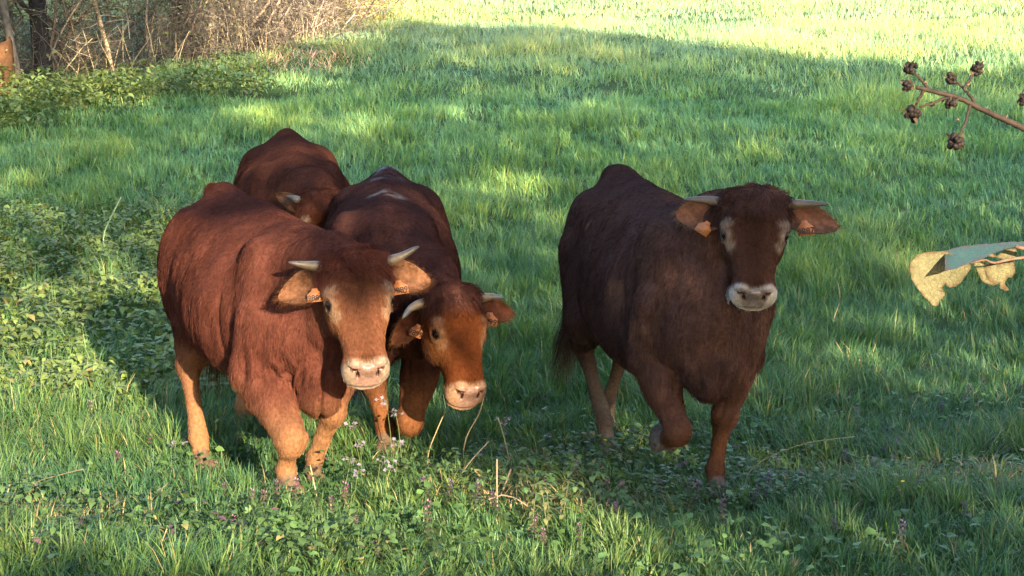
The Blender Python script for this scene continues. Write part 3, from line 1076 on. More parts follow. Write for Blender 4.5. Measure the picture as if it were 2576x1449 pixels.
def patch(P, x, y, soft=0.35):
    w = np.zeros(len(x))
    nz = 0.35 * vnoise(np.c_[x * 1.7, y * 1.2, np.zeros(len(x))]) + 0.2 * vnoise(np.c_[x * 5, y * 4, np.zeros(len(x))])
    for cx, cy, rx, ry in P:
        r = np.sqrt(((x - cx) / rx) ** 2 + ((y - cy) / ry) ** 2) + nz
        w = np.maximum(w, sstep(1.0 + soft, 1.0 - soft, r))
    return w


def near_hedge(x, y):
    """1 inside or behind the hedge."""
    hx = np.interp(y, HEDGE_Y, HEDGE_X)
    return sstep(0.25, -0.35, x - hx) * (y > 22)


HEDGE_Y = np.array([21.5, 23.3, 23.7, 24.7, 25.5, 27.3, 30, 33.5, 42, 60, 80])
HEDGE_X = np.array([-9.0, -6.6, -5.9, -4.8, -4.1, -3.5, -3.2, -2.85, -2.6, -2.2, -2.0])


def grass_zone(y0, y1, dens, L, W, seg, seed, fade=None):
    r = np.random.default_rng(seed)
    n = int(dens * (y1 - y0) * (0.30 * (y0 + y1) + 5.6))
    y = np.sqrt(r.uniform(0, 1, n) * (y1 ** 2 - y0 ** 2) + y0 ** 2)
    x = r.uniform(-1, 1, n) * (0.30 * y + 2.8)
    # gather blades into tufts
    tf = r.random(n) < 0.6
    cell = 0.16
    cx = np.floor(x / cell); cy = np.floor(y / cell)
    hx = _hash(cx.astype(int), cy.astype(int), 3 + seed); hy = _hash(cx.astype(int), cy.astype(int), 7 + seed)
    tx = (cx + 0.15 + 0.7 * hx) * cell; ty = (cy + 0.15 + 0.7 * hy) * cell
    k = np.where(tf, r.uniform(0.3, 0.95, n), 0)
    ox, oy = x, y
    x = x + (tx - x) * k; y = y + (ty - y) * k
    p3 = np.c_[x, y, np.zeros(n)]
    cov = patch(COVER, x, y); stw = patch(STRAW, x, y)
    keep = (r.random(n) > np.where(y < 9.3, 0.5, 0.72) * cov) & (near_hedge(x, y) < 0.5)
    keep &= (np.abs(x) < 0.285 * y + 0.35) | (r.random(n) < 0.45)
    big = fbm(p3 * 0.75 + 3, 3); mid = fbm(p3 * 2.4 + 11, 2); fine = vnoise(p3 * 7 + 5)
    keep &= r.random(n) < np.clip(0.80 + 0.45 * mid + 0.25 * big, 0.25, 1)
    x, y, cov, stw, big, mid, fine, ox, oy, tx, ty, tf = (a[keep] for a in (x, y, cov, stw, big, mid, fine, ox, oy, tx, ty, tf))
    n = len(x)
    ln = L * np.clip(1 + 0.55 * mid + 0.35 * big + 0.25 * fine, 0.35, 2.0) * r.uniform(0.55, 1.3, n)
    ln = ln * (1 - 0.45 * sstep(9.4, 8.6, y) * sstep(1.4, 1.0, np.abs(x - 0.2)) * 1.0) * (1 - 0.25 * stw)
    lean = r.uniform(0.25, 0.95, n) + 0.25 * stw
    # direction: partly outwards from the tuft, partly a slow drift
    dr = 6.28 * vnoise(np.c_[x * 0.5, y * 0.35, np.full(n, 9.0)])
    out = np.arctan2(oy - ty, ox - tx) + r.normal(0, 0.5, n)
    a = np.where(r.random(n) < 0.62, out, dr + r.normal(0, 0.8, n))
    bx, by = np.cos(a), np.sin(a)
    wa = a + math.pi / 2 + r.normal(0, 0.5, n)
    wx, wy = np.cos(wa), np.sin(wa)
    w = W * r.uniform(0.6, 1.4, n)
    z0 = zg(x, y) - 0.01
    ts = {3: [0, 0.38, 0.75, 1.0], 2: [0, 0.55, 1.0], 1: [0, 1.0]}[seg]
    VV = []
    for t in ts:
        h = ln * (t * np.sqrt(np.clip(1 - 0.75 * (lean * t) ** 2, 0.05, 1)))
        o = ln * lean * t * t * 0.95
        cxp = x + bx * o; cyp = y + by * o; czp = z0 + h
        if t == 1.0:
            VV.append(np.c_[cxp, cyp, czp][:, None])
        else:
            hw = w * 0.5 * (1 - 0.55 * t ** 1.5)
            VV.append(np.stack([np.c_[cxp - wx * hw, cyp - wy * hw, czp], np.c_[cxp + wx * hw, cyp + wy * hw, czp]], 1))
    V = np.concatenate(VV, 1)
    nv = V.shape[1]
    base = np.arange(n)[:, None] * nv
    Q = [base + np.array([[2 * i, 2 * i + 1, 2 * i + 3, 2 * i + 2]]) for i in range(seg - 1)]
    T = base + np.array([[2 * seg - 2, 2 * seg - 1, 2 * seg]])
    # colour: fresh green, some yellower and some blue-green tufts, straw among them
    g1 = np.array((0.054, 0.112, 0.032)); g2 = np.array((0.104, 0.146, 0.038)); g3 = np.array((0.033, 0.088, 0.041))
    q = np.clip(0.35 + 0.5 * big + 0.3 * mid + r.normal(0, 0.25, n), 0, 1)[:, None]
    c = g3 + (g1 - g3) * np.clip(q * 2, 0, 1) + (g2 - g1) * np.clip(q * 2 - 1, 0, 1)
    sp = r.random(n) < 0.03 * sstep(16, 9, y) + 0.40 * stw
    c = np.where(sp[:, None], np.array((0.26, 0.20, 0.10)) * r.uniform(0.5, 1.2, (n, 1)), c)
    c = c * r.uniform(0.7, 1.35, (n, 1))
    far = sstep(7.0, 24, y)[:, None]          # blades painted paler up the field, for the brighter light there
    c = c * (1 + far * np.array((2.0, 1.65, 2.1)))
    dry = sstep(21, 30, y)[:, None]  # sunlit yellow painted into the farthest blades; the grass itself is fresh
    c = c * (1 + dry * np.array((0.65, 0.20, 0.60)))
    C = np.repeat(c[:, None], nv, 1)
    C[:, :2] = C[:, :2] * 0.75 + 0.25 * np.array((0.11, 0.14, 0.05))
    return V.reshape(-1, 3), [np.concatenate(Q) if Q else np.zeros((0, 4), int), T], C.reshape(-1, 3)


def build_grass():
    b = MB()
    for z in GRASS_ZONES:
        V, F, C = grass_zone(*z)
        b.add(V, F, C)
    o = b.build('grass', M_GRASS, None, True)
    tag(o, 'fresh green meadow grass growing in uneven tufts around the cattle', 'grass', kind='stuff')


GRASS_ZONES = [(5.9, 9.5, 5200, 0.150, 0.0053, 3, 1), (9.5, 14.0, 2900, 0.160, 0.0065, 2, 2), (14.0, 22.0, 1500, 0.140, 0.0088, 2, 3),
               (22.0, 34.0, 560, 0.15, 0.0145, 1, 4), (34.0, 64.0, 150, 0.15, 0.028, 1, 5)]
build_grass()


# ---------------------------------------------------------------- broad-leaved ground cover (nettles, ground ivy)
def leaves(P, D, N, ln, wd, C, fold=0.25):
    """Leaves as two folded halves with a pointed tip. P base, D direction, N upper side."""
    n = len(P)
    S = nrm(np.cross(D, N)); N = np.cross(S, D)
    ln = ln[:, None]; wd = wd[:, None]
    p = lambda t, s, h: P + D * (ln * t) + S * (wd * s) + N * (ln * h)
    V = np.stack([p(0, 0, 0), p(0.32, -0.5, fold * 0.35), p(0.38, 0, 0.02), p(0.32, 0.5, fold * 0.35),
                  p(0.72, -0.32, fold * 0.1), p(0.74, 0, -0.02), p(0.72, 0.32, fold * 0.1), p(1.0, 0, -0.16)], 1)
    b = np.arange(n)[:, None] * 8
    Q = np.concatenate([b + np.array([[1, 2, 5, 4]]), b + np.array([[2, 3, 6, 5]])])
    T = np.concatenate([b + np.array([[i]]) if False else b + np.array([i]) for i in ([0, 2, 1], [0, 3, 2], [4, 5, 7], [5, 6, 7])])
    return V.reshape(-1, 3), [Q, T], np.repeat(C, 8, 0)


def build_cover():
    r = np.random.default_rng(21)
    b = MB()
    for (cx, cy, rx, ry) in COVER:
        far = cy > 18
        dens = 800 if far else (1500 if cy > 9.3 else 1100)
        n = int(4 * rx * ry * dens * 1.5)
        x = cx + r.uniform(-1.5, 1.5, n) * rx; y = cy + r.uniform(-1.5, 1.5, n) * ry
        k = (r.random(n) < patch([(cx, cy, rx, ry)], x, y)) & (near_hedge(x, y) < 0.8)
        x, y = x[k], y[k]; n = len(x)
        # whorls: pull towards stem points
        cell = 0.11 if not far else 0.16
        ix, iy = np.floor(x / cell).astype(int), np.floor(y / cell).astype(int)
        sx = (ix + 0.2 + 0.6 * _hash(ix, iy, 5)) * cell; sy = (iy + 0.2 + 0.6 * _hash(ix, iy, 6)) * cell
        hh = (0.05 + 0.13 * _hash(ix, iy, 8)) * (1.0 if not far else 2.2) * (0.75 if cy < 9.3 else 1.0)
        hh = hh * (0.7 + 0.5 * (vnoise(np.c_[x * 1.2, y * 1.2, np.zeros(n)]) + 1))
        lvl = r.random(n) ** 0.6
        z = zg(x, y) + hh * lvl + 0.01
        a = np.arctan2(y - sy, x - sx) + r.normal(0, 0.4, n)
        dn = r.uniform(-0.75, 0.3, n)
        D = nrm(np.c_[np.cos(a), np.sin(a), dn])
        N = nrm(np.c_[r.normal(0, 0.25, n), r.normal(0, 0.25, n), np.ones(n)])
        ln = r.uniform(0.032, 0.075, n) * (1.25 if far else 1.0) * (0.62 if cy < 9.3 else 1.0)
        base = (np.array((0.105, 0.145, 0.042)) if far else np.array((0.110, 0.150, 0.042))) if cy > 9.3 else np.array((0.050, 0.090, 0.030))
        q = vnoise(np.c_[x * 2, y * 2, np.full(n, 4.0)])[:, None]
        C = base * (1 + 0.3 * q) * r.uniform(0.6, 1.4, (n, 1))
        C = np.where((r.random(n) < 0.06)[:, None], np.array((0.17, 0.15, 0.06)), C)
        C = np.where((r.random(n) < (0.05 if cy < 9.3 else 0.0))[:, None], np.array((0.09, 0.05, 0.06)), C)
        P = np.c_[sx + (x - sx) * 0.5, sy + (y - sy) * 0.5, z]
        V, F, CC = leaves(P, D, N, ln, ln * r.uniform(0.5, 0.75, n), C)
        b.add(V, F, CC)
    # single small weeds scattered between the grass in the foreground
    n = 6000
    y = r.uniform(6.0, 10.0, n); x = r.uniform(-1, 1, n) * (0.3 * y + 0.6)
    w = vnoise(np.c_[x * 1.5, y * 1.5, np.full(n, 2.0)]) + 0.25 > r.uniform(-0.2, 0.8, n)
    x, y = x[w], y[w]; n = len(x)
    a = r.uniform(0, 6.28, n)
    D = nrm(np.c_[np.cos(a), np.sin(a), r.uniform(-0.2, 0.5, n)]); N = nrm(np.c_[r.normal(0, 0.4, n), r.normal(0, 0.4, n), np.ones(n)])
    ln = r.uniform(0.02, 0.055, n)
    C = np.array((0.055, 0.105, 0.032)) * r.uniform(0.6, 1.5, (n, 1))
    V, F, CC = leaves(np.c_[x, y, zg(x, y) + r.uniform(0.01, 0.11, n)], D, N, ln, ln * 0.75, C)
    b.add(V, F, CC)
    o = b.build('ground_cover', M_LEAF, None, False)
    tag(o, 'low broad-leaved nettles and weeds carpeting the ground between the grass', 'ground cover', kind='stuff')


build_cover()


# ---------------------------------------------------------------- hedge of bare shrubs along the top left
def branch_path(r, p0, d0, L, n=7, wob=0.25, droop=0.0):
    P = [np.array(p0, float)]; d = nrm(np.array(d0, float))
    for i in range(n - 1):
        d = nrm(d + r.normal(0, wob, 3) + np.array((0, 0, -droop)))
        P.append(P[-1] + d * L / (n - 1))
    return np.array(P)


def ribbons(b, r, P0, D, L, W, C, bend=0.35):
    """Many thin three-sided twigs at once."""
    n = len(P0)
    D = nrm(D)
    ref = nrm(r.normal(0, 1, (n, 3)))
    A = nrm(np.cross(D, ref)); B = np.cross(D, A)
    K = nrm(r.normal(0, 1, (n, 3))) * bend
    ts = (0, 0.5, 1.0)
    rows = []
    for t in ts:
        c = P0 + D * (L * t)[:, None] + K * (L * t * t)[:, None] * 0.5
        w = (W * (1 - 0.7 * t))[:, None]
        rows.append(np.stack([c + A * w, c - A * w * 0.5 + B * w * 0.87, c - A * w * 0.5 - B * w * 0.87], 1))
    V = np.concatenate(rows, 1)
    o = np.arange(n)[:, None] * 9
    Q = np.concatenate([o + np.array([[3 * s + j, 3 * s + (j + 1) % 3, 3 * s + 3 + (j + 1) % 3, 3 * s + 3 + j]]) for s in (0, 1) for j in range(3)])
    b.add(V.reshape(-1, 3), Q, np.repeat(C, 9, 0))


HEDGE = []
s_ = 0.0
hy = np.linspace(21.9, 47, 400); hx_ = np.interp(hy, HEDGE_Y, HEDGE_X)
arc = np.concatenate([[0], np.cumsum(np.hypot(np.diff(hx_), np.diff(hy)))])
for k in range(19):
    s_ = 0.4 + 1.25 * k + 0.035 * k * k
    HEDGE.append((float(np.interp(s_, arc, hx_)), float(np.interp(s_, arc, hy))))
HLOOK = ['dark leafless shrub with grey stems at the far left end of the hedge', 'dark tangled shrub draped in old stems, second in the hedge from the left edge',
         'shadowy shrub with greenish twigs, third in the hedge from the left edge', 'bare shrub with long pale arching stems in the hedge, fourth from the left edge',
         'grey-brown thicket shrub above the sunlit grass tuft, fifth in the hedge', 'bare shrub with a forked pale stem, sixth in the hedge from the left',
         'bushy dead-looking shrub with a pale trunk, seventh in the hedge', 'pinkish-brown bare shrub with a thick upright stem, eighth in the hedge',
         'warm sunlit brushy shrub, ninth in the hedge from the left', 'dense sunlit twiggy shrub, tenth in the hedge from the left',
         'sunlit pale-twigged shrub, eleventh in the hedge from the left', 'sunlit brown-twigged shrub, twelfth in the hedge from the left', 'sunlit straw-coloured shrub, thirteenth in the hedge from the left', 'sunlit tangled shrub, fourteenth in the hedge from the left', 'yellow-green leafy shrub among the bare ones at the sunlit end of the hedge']


YEL = int(np.argmin([abs(y - 33.6) for x, y in HEDGE]))


def build_hedge():
    for i, (x, y) in enumerate(HEDGE):
        r = np.random.default_rng(300 + i)
        z = float(zg(x, y))
        x -= 0.55
        root = empty('hedge_shrub', (x, y, z))
        tag(root, HLOOK[-1] if i == YEL else HLOOK[i] if i < YEL else 'bare sunlit shrub at the far end of the hedge, %s beyond the yellow-green one' % ['next', 'second', 'third', 'fourth', 'fifth', 'sixth', 'seventh', 'eighth', 'ninth', 'tenth', 'eleventh'][i - YEL - 1], 'shrub', 'bare shrubs of the hedge')
        H = r.uniform(2.6, 3.4)
        dark = sstep(7.5, 3.0, i)  # shade painted in: stems, twigs and leaves darker towards the left end
        warm = sstep(5.5, 8.5, i)  # sunlight painted in: twigs paler and warmer towards the lit end
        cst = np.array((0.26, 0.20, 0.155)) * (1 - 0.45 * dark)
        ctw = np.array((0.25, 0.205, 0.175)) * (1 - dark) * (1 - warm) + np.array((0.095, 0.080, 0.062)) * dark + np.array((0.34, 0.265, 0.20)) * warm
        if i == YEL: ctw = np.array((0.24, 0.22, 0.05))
        paths = []
        for j in range(8):
            p0 = (r.normal(0, 0.42), r.normal(0, 0.28), -0.03)
            P = branch_path(r, p0, (r.normal(0, 0.25 if i > 1 else 0.12), r.normal(0, 0.25), 1), H * r.uniform(0.7, 1.05), 8, 0.16, 0.05 * (j % 3))
            R = np.linspace(r.uniform(0.010, 0.030) if j or i > 1 else 0.075, 0.006, 8)
            V, F = tube(P, R, 6)
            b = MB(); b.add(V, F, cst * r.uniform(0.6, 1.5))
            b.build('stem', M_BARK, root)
            paths.append(P)
        allp = np.concatenate(paths)
        nt_ = 4300 if i <= YEL else 900
        # twigs: on the stems and filling the thicket, down to the ground
        b = MB()
        m = nt_ // 2
        P0 = allp[r.integers(0, len(allp), m)] + r.normal(0, 0.16, (m, 3))
        L = r.uniform(0.12, 0.55, m)
        D = nrm(np.c_[r.normal(0, 0.7, m), r.normal(0, 0.7, m), r.normal(0.35, 0.5, m)])
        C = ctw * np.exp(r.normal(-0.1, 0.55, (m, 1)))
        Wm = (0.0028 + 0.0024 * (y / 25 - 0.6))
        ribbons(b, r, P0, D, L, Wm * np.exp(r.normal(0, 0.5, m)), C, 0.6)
        m2 = nt_ - m
        P0 = np.c_[r.normal(0, 0.75, m2), r.normal(0, 0.45, m2), H * r.uniform(0, 0.85, m2) ** 1.15]
        D = nrm(np.c_[r.normal(0, 0.8, m2), r.normal(0, 0.8, m2), r.normal(0.3, 0.6, m2)])
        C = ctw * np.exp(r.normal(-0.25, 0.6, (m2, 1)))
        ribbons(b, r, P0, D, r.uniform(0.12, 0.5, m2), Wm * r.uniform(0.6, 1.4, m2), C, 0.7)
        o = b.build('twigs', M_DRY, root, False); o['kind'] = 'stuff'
        # dry leaves still hanging in it
        m = 1000 if i < YEL else 5000 if i == YEL else 400
        P0 = np.c_[r.normal(0, 0.7, m), r.normal(0, 0.45, m), H * r.uniform(0.03, 0.9, m)]
        D = nrm(r.normal(0, 1, (m, 3)) + np.array((0, 0, -0.3))); N = nrm(r.normal(0, 1, (m, 3)))
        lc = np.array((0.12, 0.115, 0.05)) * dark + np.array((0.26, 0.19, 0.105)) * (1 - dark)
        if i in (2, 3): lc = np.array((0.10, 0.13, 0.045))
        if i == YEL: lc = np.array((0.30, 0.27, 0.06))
        ln = r.uniform(0.025, 0.065, m)
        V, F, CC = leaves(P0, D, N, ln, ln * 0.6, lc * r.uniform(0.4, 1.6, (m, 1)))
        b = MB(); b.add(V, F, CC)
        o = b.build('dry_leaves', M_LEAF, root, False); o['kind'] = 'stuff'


build_hedge()


def stalk_mesh(r, n_seg=5, h=0.5, rad=0.004, lean=0.3, col=(0.4, 0.31, 0.18)):
    P = branch_path(r, (0, 0, -0.02), (r.normal(0, lean), r.normal(0, lean), 1), h, n_seg, 0.10)
    V, F = tube(P, np.linspace(rad, rad * 0.45, n_seg), 5)
    return P, V, F


def build_hedge_stalks():
    """Dry pale stalks standing at the foot of the hedge."""
    r = np.random.default_rng(77)
    protos = []
    for k in range(6):
        P, V, F = stalk_mesh(r, 5, r.uniform(0.45, 0.8), 0.0085, 0.16)
        b = MB(); b.add(V, F, np.array((0.42, 0.33, 0.21)) * r.uniform(0.7, 1.15))
        o = b.build('dry_stalk', M_DRY)
        protos.append(o)
    for k in range(150):
        t = r.random() ** 1.3
        y = 22.2 + t * 9.0
        x = float(np.interp(y, HEDGE_Y, HEDGE_X)) + r.uniform(-0.45, 0.30)
        o = protos[k] if k < 6 else share('dry_stalk', protos[k % 6])
        o.location = (x, y, float(zg(x, y)))
        o.rotation_euler = (r.normal(0, 0.12), r.normal(0, 0.12), r.uniform(0, 6.28)); sc = r.uniform(0.4, 1.1); o.scale = (sc, sc, sc)
        tag(o, 'thin pale dry stalk standing at the foot of the hedge', 'stalk', 'dry stalks along the hedge foot')


build_hedge_stalks()


def build_hedge_trees():
    r = np.random.default_rng(83)
    T = [  # photo position of the foot, radius, lean, colour, label
        (112, 212, 23.5, 0.130, (0.02, 0.03), (0.016, 0.016, 0.018), 'thick dark tree trunk in the hedge near the left edge'),
        (52, 214, 22.8, 0.055, (-0.10, 0.0), (0.085, 0.072, 0.058), 'slender grey-brown tree trunk beside the broken orange-brown one'),
        (466, 130, 25.6, 0.065, (-0.02, 0.0), (0.20, 0.165, 0.14), 'pale grey upright trunk in the hedge above the sunlit grass tuft'),
        (536, 122, 26.2, 0.050, (0.02, 0.0), (0.22, 0.175, 0.14), 'thin pale upright trunk with a side branch in the sunlit part of the hedge'),
        (288, 130, 24.2, 0.030, (-0.16, 0.0), (0.26, 0.20, 0.13), 'pale forked stem bending down in the hedge left of the two pale upright trunks')]
    for px, py, Y, rad, ln, col, lab in T:
        g = at(px, py, Y); g[2] = float(zg(g[0], g[1]))
        root = empty('hedge_tree', g)
        tag(root, lab, 'tree', 'trunks standing in the hedge')
        P = branch_path(r, (0, 0, -0.1), (ln[0], ln[1], 1), 4.2, 10, 0.05)
        V, F = tube(P, np.linspace(rad, rad * 0.6, 10) * r.uniform(0.93, 1.07, 10), 10)
        c = np.array(col) * (1 + 0.35 * vnoise(V * np.array([18, 18, 4]))[:, None])
        b = MB(); b.add(V, F, c); b.build('trunk', M_BARK, root)
        for j in range(5):
            p0 = P[2 + j % 6]
            B = branch_path(r, p0, (r.choice([-1, 1]) * r.uniform(0.5, 1), r.normal(-0.3, 0.3), r.uniform(-0.2, 0.9)), r.uniform(0.6, 1.4), 6, 0.3)
            V, F = tube(B, np.linspace(max(rad * 0.35, 0.012), 0.005, 6), 6)
            b = MB(); b.add(V, F, np.array(col) * 1.4); b.build('branch', M_BARK, root)


build_hedge_trees()


# ---------------------------------------------------------------- tall trees behind the camera that throw the dappled shade
SH = np.array([math.sin(math.radians(SUN_AZ)), -math.cos(math.radians(SUN_AZ)), 0])
E1 = np.array([math.cos(math.radians(SUN_AZ)), math.sin(math.radians(SUN_AZ)), 0])
E2 = np.cross(E1, -sun_to); E2 = E2 if E2[2] > 0 else -E2


def uv(p):
    p = np.asarray(p)
    return p @ E1, p @ E2


def G(px, py):
    return ground_at(px, py)


# gaps in the crowns: (point the light falls on, radius across, radius up, openness)
GAPS = [
    # far sunny field beyond the crown tops is handled by the crown outline
    (at(640, 1120, 7.9), 0.95, 0.62, 1.0), (G(150, 1120), 1.1, 0.50, 0.9), (G(600, 1300), 1.0, 0.22, 0.8), (G(60, 1350), 0.5, 0.15, 0.5),
    (at(760, 1010, 7.8), 0.40, 0.32, 1.0), (at(470, 1040, 8.7), 0.28, 0.45, 1.0), (at(680, 890, 8.1), 0.30, 0.26, 0.95),
    (at(640, 600, 8.9), 0.24, 0.12, 0.8), (at(720, 680, 8.3), 0.16, 0.12, 0.8), (at(500, 760, 9.0), 0.22, 0.13, 0.7), (at(470, 870, 9.0), 0.2, 0.12, 0.8), (at(650, 800, 8.2), 0.22, 0.10, 0.5), (at(1040, 690, 7.6), 0.10, 0.12, 0.7), (at(760, 700, 7.8), 0.10, 0.12, 0.7),
    (at(1020, 650, 7.5), 0.08, 0.05, 0.8), (at(860, 985, 7.3), 0.06, 0.05, 0.4),
    (at(1180, 810, 8.2), 0.085, 0.13, 1.0), (at(1150, 1000, 8.1), 0.13, 0.09, 0.9), (at(1120, 860, 8.15), 0.06, 0.06, 0.5), (at(1000, 1080, 8.4), 0.24, 0.20, 0.8), (at(1150, 930, 8.1), 0.12, 0.08, 0.4),
    (G(1150, 1360), 0.75, 0.20, 1.0), (G(1650, 1400), 0.5, 0.13, 0.8), (G(850, 1230), 0.35, 0.10, 0.8), (G(1400, 1240), 0.25, 0.09, 0.45),
    (G(2250, 860), 0.8, 0.24, 0.62), (G(2450, 960), 0.55, 0.20, 0.65), (G(230, 1230), 0.6, 0.2, 0.8), (G(2080, 900), 0.35, 0.18, 0.35), (G(2450, 1330), 0.5, 0.12, 0.25), (G(2250, 440), 0.7, 0.07, 0.4), (G(2480, 520), 0.5, 0.10, 0.35),
    (G(120, 1220), 1.1, 0.34, 1.0), (G(200, 800), 0.95, 0.42, 0.85), (G(60, 660), 0.5, 0.25, 0.55), (at(890, 850, 7.4), 0.16, 0.22, 0.22), (G(100, 980), 0.9, 0.28, 1.0), (G(30, 480), 0.35, 0.12, 0.5), (G(320, 640), 0.4, 0.16, 0.5),
    (G(1250, 480), 0.45, 0.24, 0.9), (G(1300, 540), 0.22, 0.12, 0.5), (G(1000, 300), 1.1, 0.28, 0.45), (G(760, 290), 1.0, 0.30, 0.45), (G(1250, 240), 0.8, 0.10, 0.35),
    (G(720, 210), 0.9, 0.22, 0.95), (G(450, 215), 0.7, 0.12, 0.8), (G(320, 265), 0.35, 0.16, 0.95), (G(80, 255), 0.8, 0.28, 0.8), (G(250, 235), 0.6, 0.2, 0.7), (G(560, 300), 0.6, 0.10, 0.5), (G(880, 330), 0.7, 0.12, 0.5),
    (at(750, 60, 29), 1.6, 0.55, 1.0), (at(850, 20, 33), 1.4, 0.5, 1.0), (at(620, 90, 26.5), 0.9, 0.55, 0.7), (at(500, 130, 25), 0.7, 0.40, 0.5), (at(450, 30, 25), 0.5, 0.5, 0.25), (at(230, 160, 24), 0.5, 0.45, 0.65), (at(270, 50, 24), 0.35, 0.5, 0.4), (at(20, 160, 22.2), 0.25, 0.4, 0.9),
    (at(740, 400, 11.5), 0.35, 0.16, 0.75), (at(2420, 720, 1.66), 0.16, 0.14, 1.0),
]
# places where the crowns are thick: (point in full shade, radius across, radius up)
THICK = [(at(900, 690, 7.5), 0.20, 0.09), (at(1700, 700, 8.3), 0.75, 0.55), (at(1880, 620, 7.6), 0.35, 0.35), (at(1000, 600, 9.3), 0.28, 0.18), (at(600, 530, 9.2), 0.35, 0.10)]
# crown outline: far edge of the shade on the field (photo positions along the boundary)
EDGE = [(-400, 60), (600, 30), (880, 40), (1000, 75), (1120, 72), (1300, 70), (1480, 85), (1620, 95), (1750, 112), (1900, 138), (2050, 150), (2180, 172), (2330, 180), (2480, 165), (2600, 170), (3000, 160)]


def build_shade_trees():
    r = np.random.default_rng(909)
    e = np.array([uv(G(*q)) for q in EDGE])
    e = e[np.argsort(e[:, 0])]
    n = 125000
    u = r.uniform(-9, 34, n); v = r.uniform(0.2, 18, n)
    topv = np.interp(u, e[:, 0], e[:, 1]) + 0.30 * vnoise(np.c_[u * 1.1, v * 0 + 3, v * 0]) + 0.14 * vnoise(np.c_[u * 4, v * 0, v * 0])
    dens = np.ones(n) * 0.96
    dens -= (0.15 + 0.09 * sstep(4.5, 7, v)) * (fbm(np.c_[u * 0.9, v * 1.6, np.zeros(n)], 3) + 0.25)
    for (p, ru, rv, am) in GAPS:
        gu, gv = uv(p)
        q = ((u - gu) / ru) ** 2 + ((v - gv) / rv) ** 2
        q = q * (1 + 0.5 * vnoise(np.c_[u * 5, v * 5, np.zeros(n)]))
        dens = dens * (1 - am * sstep(1.35, 0.75, q))
    for (p, ru, rv) in THICK:
        gu, gv = uv(p)
        q = ((u - gu) / ru) ** 2 + ((v - gv) / rv) ** 2
        dens = np.maximum(dens, 2.0 * sstep(1.4, 0.8, q))
    dens = np.where(v < topv, dens, 0)
    k = r.random(n) < np.clip(dens, 0, 1)
    u, v = u[k], v[k]; n = len(u)
    yy = -9 + r.normal(0, 1.6, n)
    w = (yy - (u * E1[1] + v * E2[1])) / sun_to[1]
    P = u[:, None] * E1 + v[:, None] * E2 + w[:, None] * sun_to
    N = nrm(sun_to + r.normal(0, 0.45, (n, 3)))
    D = nrm(np.cross(N, r.normal(0, 1, (n, 3))))
    s = r.uniform(0.13, 0.24, n)
    C = np.array((0.06, 0.10, 0.03)) * r.uniform(0.5, 1.5, (n, 1))
    xs = np.arange(-8.6, 40, 5.2)
    own = np.argmin(np.abs(P[:, 0][:, None] + r.normal(0, 0.8, (n, 1)) - xs[None]), 1)
    words = ['first', 'second', 'third', 'fourth', 'fifth', 'sixth', 'seventh', 'eighth', 'ninth', 'tenth']
    for i, x in enumerate(xs):
        m = own == i
        if not m.any(): continue
        base = np.array((x, -9 + r.normal(0, 0.5), 0))
        base[2] = float(zg(base[0], base[1]))
        root = empty('shade_tree', base)
        tag(root, 'tall leafy shade tree behind the viewer, %s from the left in its row' % words[i], 'tree', 'tall trees behind the viewpoint')
        top = P[m, 2].max()
        T = branch_path(r, (0, 0, -0.2), (0, 0, 1), top * 0.8, 9, 0.04)
        V, F = tube(T, np.linspace(0.26, 0.05, 9), 9)
        b = MB(); b.add(V, F, (0.10, 0.08, 0.06)); b.build('trunk', M_BARK, root)
        S2 = np.cross(D[m], N[m]); q = P[m] - base; h2 = s[m][:, None] * 0.62
        V = np.stack([q - D[m] * h2, q + S2 * h2 * 0.8, q + D[m] * h2, q - S2 * h2 * 0.8], 1).reshape(-1, 3)
        b = MB(); b.add(V, np.arange(len(V)).reshape(-1, 4), np.repeat(C[m], 4, 0)); b.build('crown', M_LEAF, root, False)['kind'] = 'stuff'
        for j in range(7):
            p0 = T[2 + j % 6]
            L = branch_path(r, p0, (r.normal(0, 1), r.normal(0, 0.5), 0.6), r.uniform(1.5, 3), 5, 0.15)
            V, F = tube(L, np.linspace(0.05, 0.012, 5), 6)
            b = MB(); b.add(V, F, (0.10, 0.08, 0.06)); b.build('branch', M_BARK, root)


build_shade_trees()
def legs_for(loc, heading, S, spec):
    """spec: (kind, side, [top, elbow, knee, fetlock, hoof]) with heights above the ground under the hoof."""
    h = nrm(np.array([heading[0], heading[1], 0.0])); lf = np.array([-h[1], h[0], 0])
    out = []
    for kind, J in spec:
        J = [np.array(j, float) * S for j in J]
        w = np.array(loc) + J[4][0] * h + J[4][1] * lf
        g = float(zg(w[0], w[1])) - loc[2]
        for i, k in ((4, 1.0), (3, 1.0), (2, 0.7), (1, 0.15)):
            J[i] = J[i] + np.array([0, 0, g * k])
        out.append((kind, J))
    return out


HORN_A = [[(0.024, -0.045, 0.140), (0.016, -0.040, 0.195), (0.004, -0.030, 0.258)], [(0.022, -0.045, 0.140), (0.006, -0.035, 0.195), (-0.022, -0.015, 0.262)]]
COWS = []


def place(label, loc_xy, heading, S, legs, **kw):
    loc = (loc_xy[0], loc_xy[1], float(zg(*loc_xy)))
    c = Cow(loc=loc, heading=heading, scale=S, legs=legs_for(loc, heading, S, legs), **kw)
    c.root_obj = c.build(label)
    COWS.append(c)
    return c


